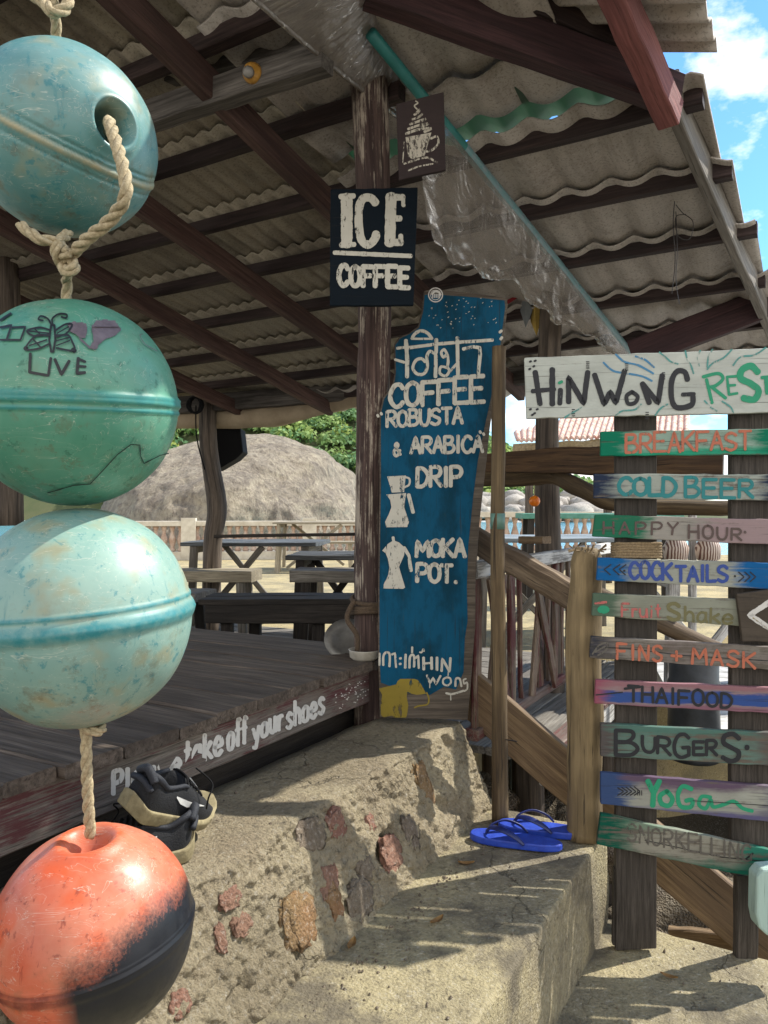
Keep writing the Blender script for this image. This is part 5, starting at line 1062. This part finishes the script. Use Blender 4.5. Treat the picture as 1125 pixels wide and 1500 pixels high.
# balustrade with turned balusters
def balus(name, label, A, B, h, nseg, per):
    r = thing(name, label, 'balustrade', A); d_ = (B - A); b = MB(); b.beam(A + ZZ * (h - .04), B + ZZ * (h - .04), .2, .09, seg=4); b.build('top_rail', M['plaster'], r); b = MB(); b.beam(A + ZZ * .07, B + ZZ * .07, .22, .16, seg=4); b.build('base_rail', M['plaster'], r)
    prof = [(.05, 0), (.055, .04), (.03, .08), (.06, .17), (.065, .22), (.035, .30), (.028, .34), (.04, .38), (.055, .43)]; prof = [(a * 1.05, c_ * (h - .24) / .43) for a, c_ in prof]
    for i in range(nseg * per + 1):
        p = A + d_ * i / (nseg * per)
        if i % per == 0: b = MB(); b.beam(p, p + ZZ * (h + .06), .26, .26, up=d_); b.build('pier', M['plaster'], r)
        else: b = MB(); b.lathe(p + ZZ * .15, prof, ZZ, 10); b.build('baluster', M['terracotta'], r, smooth=True)
balus('balustrade', 'cream balustrade with terracotta balusters below the big boulder', Vector((-5.7, 13.3, FL)), Vector((.75, 14.4, FL)), .70, 3, 15)
balus('balustrade', 'balustrade stretch framing the blue sea to the right of the blue plank', Vector((.95, 12.2, FL + .08)), Vector((4.6, 12.9, FL + .08)), .79, 2, 12)
# speaker on the far trunk post
r = thing('speaker_box', 'black angular loudspeaker hung behind the grey trunk post', 'speaker', at(325, 655, 5.6)); b = MB()
b.prism([at(x, y, 5.52) for x, y in [(316, 627), (352, 627), (356, 662), (346, 672), (317, 689)]], (0, -1, 0), .2, (0, 0, 1)); b.build('cabinet', M['black'], r, bev=.008)
b = MB(); b.prism([at(x, y, 5.55) for x, y in [(290, 627), (315, 627), (315, 688), (301, 689)]], (0, -1, 0), .12, (0, 0, 1)); b.build('side_panel', M['black'], r, bev=.008)
r = thing('cable_coil', 'black bundle of cable on the beam beside the grey trunk post', 'cable', at(287, 594, 5.2)); b = MB(); c = at(287, 594, 5.2); P = [c + Vector((math.cos(i * .7) * (.045 + .01 * math.sin(i)), -.02 + .012 * math.sin(i * 1.3), math.sin(i * .7) * .055)) for i in range(60)]; b.tube(P, .009, 6, 0, 2); b.tube([c, at(288, 640, 5.2), at(300, 688, 5.2)], .005, 6, 0, 4); b.build('cable', M['black'], r, smooth=True)
# dish and bowl on the deck corner
r = thing('metal_dish', 'dark oval metal dish leaning at the deck corner', 'dish', onz(512, 955, -.50)); b = MB(); b.lathe(onz(512, 953, -.497) + ZZ * .028, [(.0, 0), (.05, 0), (.062, .012), (.09, .018), (.092, .02), (.06, .015), (.05, .004), (0, .004)], (.1, -.75, .75), 40); b.build('dish_shell', M['pewter'], r, smooth=True)
r = thing('enamel_bowl', 'small off-white bowl beside the metal dish', 'bowl', onz(534, 968, -.50)); b = MB(); b.lathe(onz(534, 967, -.499), [(0, 0), (.035, 0), (.050, .012), (.053, .034), (.055, .037), (.051, .037), (.046, .014), (.03, .006), (0, .006)], ZZ, 40); b.build('bowl_shell', M['enamel'], r, smooth=True)
r = thing('post_rope', 'old rope knotted round the reddish trunk post', 'rope', P1 + Vector((-.02, -.06, -.25))); b = MB()
for k in range(4): b.tube([P1 + Vector((math.cos(a) * .072, math.sin(a) * .072, -.30 - k * .016 + .012 * math.sin(a + k))) for a in [i * .35 for i in range(19)]], .008, 7)
b.tube([P1 + Vector((-.06, -.05, -.30)), P1 + Vector((-.085, -.06, -.36)), P1 + Vector((-.05, -.07, -.42)), P1 + Vector((-.055, -.06, -.5))], .009, 8, .1, 6); b.build('rope_turns', plain('dark old rope', '5a4a38', .95, '40342a', 200, .4), r, smooth=True)
r = thing('round_knob', 'round amber knob with a metal ring on the grey roof beam', 'knob', at(370, 108, 2.08)); b = MB(); kc = at(370, 108, 2.07); b.lathe(kc, [(0, -.02), (.018, -.02), (.027, -.005), (.027, .012), (.018, .024), (0, .028)], (.25, -1, -.35), 24); b.build('knob', M['amber'], r, smooth=True); b = MB(); b.lathe(at(364, 106, 2.045), [(.012, 0), (.016, .004), (.012, .008)], (.1, -1, -.3), 20); b.build('ring', M['pewter'], r, smooth=True)
r = thing('orange_float', 'small orange fishing float hanging from the branch rail', 'float', at(783, 734, 3.05)); b = MB(); b.lathe(at(783, 734, 3.05), [(.0225 * math.sin(a), -.0225 * math.cos(a)) for a in [i / 16 * math.pi for i in range(17)]], ZZ, 24); b.build('ball', M['orange'], r, smooth=True); b = MB(); b.tube([at(783, 726, 3.05), at(782, 706, 3.06)], .002, 6); b.build('string', M['rope'], r)
r = thing('bunting', 'small red, yellow and grey cloth flags under the curtain', 'bunting', at(770, 440, 3.4))
for (P, mk) in [([(752, 405), (765, 432), (742, 447), (745, 425)], 'red'), ([(783, 440), (796, 458), (786, 492), (777, 470)], 'yellow'), ([(768, 425), (780, 455), (770, 480), (762, 455)], 'greyc'), ([(790, 468), (801, 480), (789, 505)], 'greyc')]:
    b = MB(); b.prism([at(x, y, 3.5 + i * .02) for i, (x, y) in enumerate(P)], (0, -1, 0), .001); b.build('flag', M[mk], r)
r = thing('hanging_wire', 'thin tangled wire dangling from a purlin of the roof', 'wire', at(990, 300, 2.7)); b = MB()
b.tube([at(988, 295, 2.62), at(986, 330, 2.62), at(989, 380, 2.62), at(984, 430, 2.62)], .0016, 5, 0, 5); b.tube([at(990, 300, 2.62), at(1000, 312, 2.61), at(1015, 325, 2.6), at(1010, 350, 2.6), at(993, 345, 2.61), at(990, 318, 2.62), at(1005, 314, 2.62)], .0014, 5, 0, 8); b.tube([at(990, 310, 2.63), at(992, 370, 2.62), at(990, 410, 2.62), at(995, 445, 2.62)], .0014, 5, 0, 5); b.build('wire_strand', M['wire'], r)
# far tiled hut
hut = thing('tiled_hut', 'open hut with red tiled roof beyond the railing at the right', 'hut', at(840, 700, 9)); nv_ = 60; b = MB(); vs = []; fs = []
E0, E1, T0, T1 = at(756, 646, 9.4), at(1010, 636, 8.2), at(752, 634, 10.2), at(1010, 566, 11.5)
for i in range(nv_ * 4 + 1):
    s = i / (nv_ * 4)
    for j in range(9):
        q = j / 8; vs.append(E0.lerp(E1, s).lerp(T0.lerp(T1, s), q) + ZZ * (.035 * abs(math.sin(s * nv_ * .5 * math.pi)) - .02 * ((q * 4) % 1)))
for i in range(nv_ * 4):
    for j in range(8): a = i * 9 + j; fs.append((a, a + 9, a + 10, a + 1))
b.add(vs, fs); o = b.build('tiled_roof', M['tile'], hut); mo = o.modifiers.new('thick', 'SOLIDIFY'); mo.thickness = .03
b = MB(); b.beam(E0 + ZZ * -.09, E1 + ZZ * -.10, .2, .10, seg=14, wob=.02); b.build('thatch_edge', M['thatch'], hut)
for px in (775, 890): b = MB(); b.tube([at(px, 660, 9.2), Vector((at(px, 660, 9.2).x, 9.2, FL))], .05, 10, .1, 3); b.build('hut_post', M['post'], hut, smooth=True)
# things glimpsed between the boards
deck2 = MB(); deck2.prism([Vector((1.3, 3.2, -.93)), Vector((3.6, 2.9, -.93)), Vector((4.6, 7, -.93)), Vector((1.9, 5.6, -.93))], ZZ, .1, (1, 0, 0)); tag(deck2.build('bleached_platform', M['whitewood'], origin=(2.5, 4.5, -.93)), 'sun-bleached plank platform seen between the boards', 'platform')
r = table('trestle_table', 'white cross-legged trestle table seen between the boards', Vector((1.75, 3.9, -.88)), .95, .6, .60, M['whitewood'], .1)
r = thing('drum_bin', 'dark round drum standing behind the lower boards', 'drum', Vector((1.32, 3.2, -.9))); b = MB(); b.lathe(Vector((1.32, 3.2, -1.05)), [(0, 0), (.10, 0), (.11, .02), (.10, .3), (.108, .32), (.10, .34), (.10, .46), (.09, .48), (0, .48)], ZZ, 28); b.build('drum_body', M['bin'], r, smooth=True)
for i, px in enumerate((990, 1037)):
    r = thing('wicker_lamp', ['striped woven lamp hanging nearer the left sign post', 'striped woven lamp hanging right of the white upright'][i], 'lamp', at(px, 805, 3.3)); b = MB(); b.lathe(at(px, 805, 3.3) - ZZ * .06, [(.02, 0), (.05, .02), (.055, .07), (.03, .12), (.01, .13)], ZZ, 20)
    mm, t, bb, L = newmat('striped wicker'); tcn = N(t, 'ShaderNodeTexCoord'); w_ = N(t, 'ShaderNodeTexWave'); w_.inputs['Scale'].default_value = 28; w_.inputs['Distortion'].default_value = 1.5; L(tcn.outputs['Object'], w_.inputs['Vector']); L(mix(t, rng(t, w_.outputs['Fac'], .4, .6), hx('6a4a3e'), hx('cfc0b2')), bb.inputs['Base Color']); b.build('lamp_shade', mm, r, smooth=True)
r = thing('white_upright', 'thin white upright post between the woven lamps', 'post', at(1014, 900, 3.4)); b = MB(); b.beam(at(1014, 1000, 3.4), at(1014, 690, 3.4), .03, .03, up=(0, 1, 0)); b.build('upright', M['whitewood'], r)

# grit and dry leaves on the steps
b = MB(); rg = random.Random(3)
for i in range(420):
    k = rg.random()
    if k < .55: u = rg.uniform(.9, 2.2); v = .865 - abs(rg.gauss(0, .035)); z = -.958
    elif k < .75: u = rg.uniform(.9, 2.2); v = rg.uniform(.6, .86); z = -.958
    elif k < .9: u = rg.uniform(1.2, 2.3); v = rg.uniform(0, .5); z = -1.238
    else: u = rg.uniform(1.0, 2.3); v = rg.uniform(1.06, 1.28); z = -.70
    c = uvz(u, v, z); q = rg.uniform(.0012, .0045) * (1.6 if rg.random() < .08 else 1); vs = []
    for d in ((1, 0, 0), (-1, 0, 0), (0, 1, 0), (0, -1, 0), (0, 0, 1), (0, 0, -1)): vs.append(c + Vector(d) * q * rg.uniform(.6, 1.3))
    b.add(vs, [(0, 2, 4), (2, 1, 4), (1, 3, 4), (3, 0, 4), (2, 0, 5), (1, 2, 5), (3, 1, 5), (0, 3, 5)])
tag(b.build('grit', M['stone_grey']), 'loose grit and tiny pebbles scattered on the concrete steps', 'grit', kind='stuff')
leafm = plain('dry leaf', '6b4a26', .8, '8a6a3a', 60)
for i, (px, py, z, lab) in enumerate([(683, 1266, -.958, 'dry leaf beside the nearer rubber sandal'), (515, 1385, -.956, 'dry leaf at the foot of the rubble wall'), (980, 1432, -1.236, 'dry leaf on the lower step behind the post'), (640, 1350, -.956, 'dry leaf alone in the middle of the step')]):
    c = onz(px, py, z); b = MB(); a = i * 1.3; x = Vector((math.cos(a), math.sin(a), 0)); y = Vector((-math.sin(a), math.cos(a), 0)); P = []
    for k in range(9): tt = k / 8; P.append((tt, .009 * math.sin(math.pi * tt) ** .7))
    vs = []; fs = []
    for (tt, w) in P:
        for sg in (-1, 0, 1): vs.append(c + x * (tt - .5) * .045 + y * sg * w + ZZ * (.004 * abs(sg) + .006 * (tt - .5) ** 2 * 4))
    for k in range(8):
        for h in (0, 1): fs.append((k * 3 + h, k * 3 + h + 1, k * 3 + h + 4, k * 3 + h + 3))
    b.add(vs, fs); tag(b.build('dry_leaf', leafm, origin=c), lab, 'leaf')
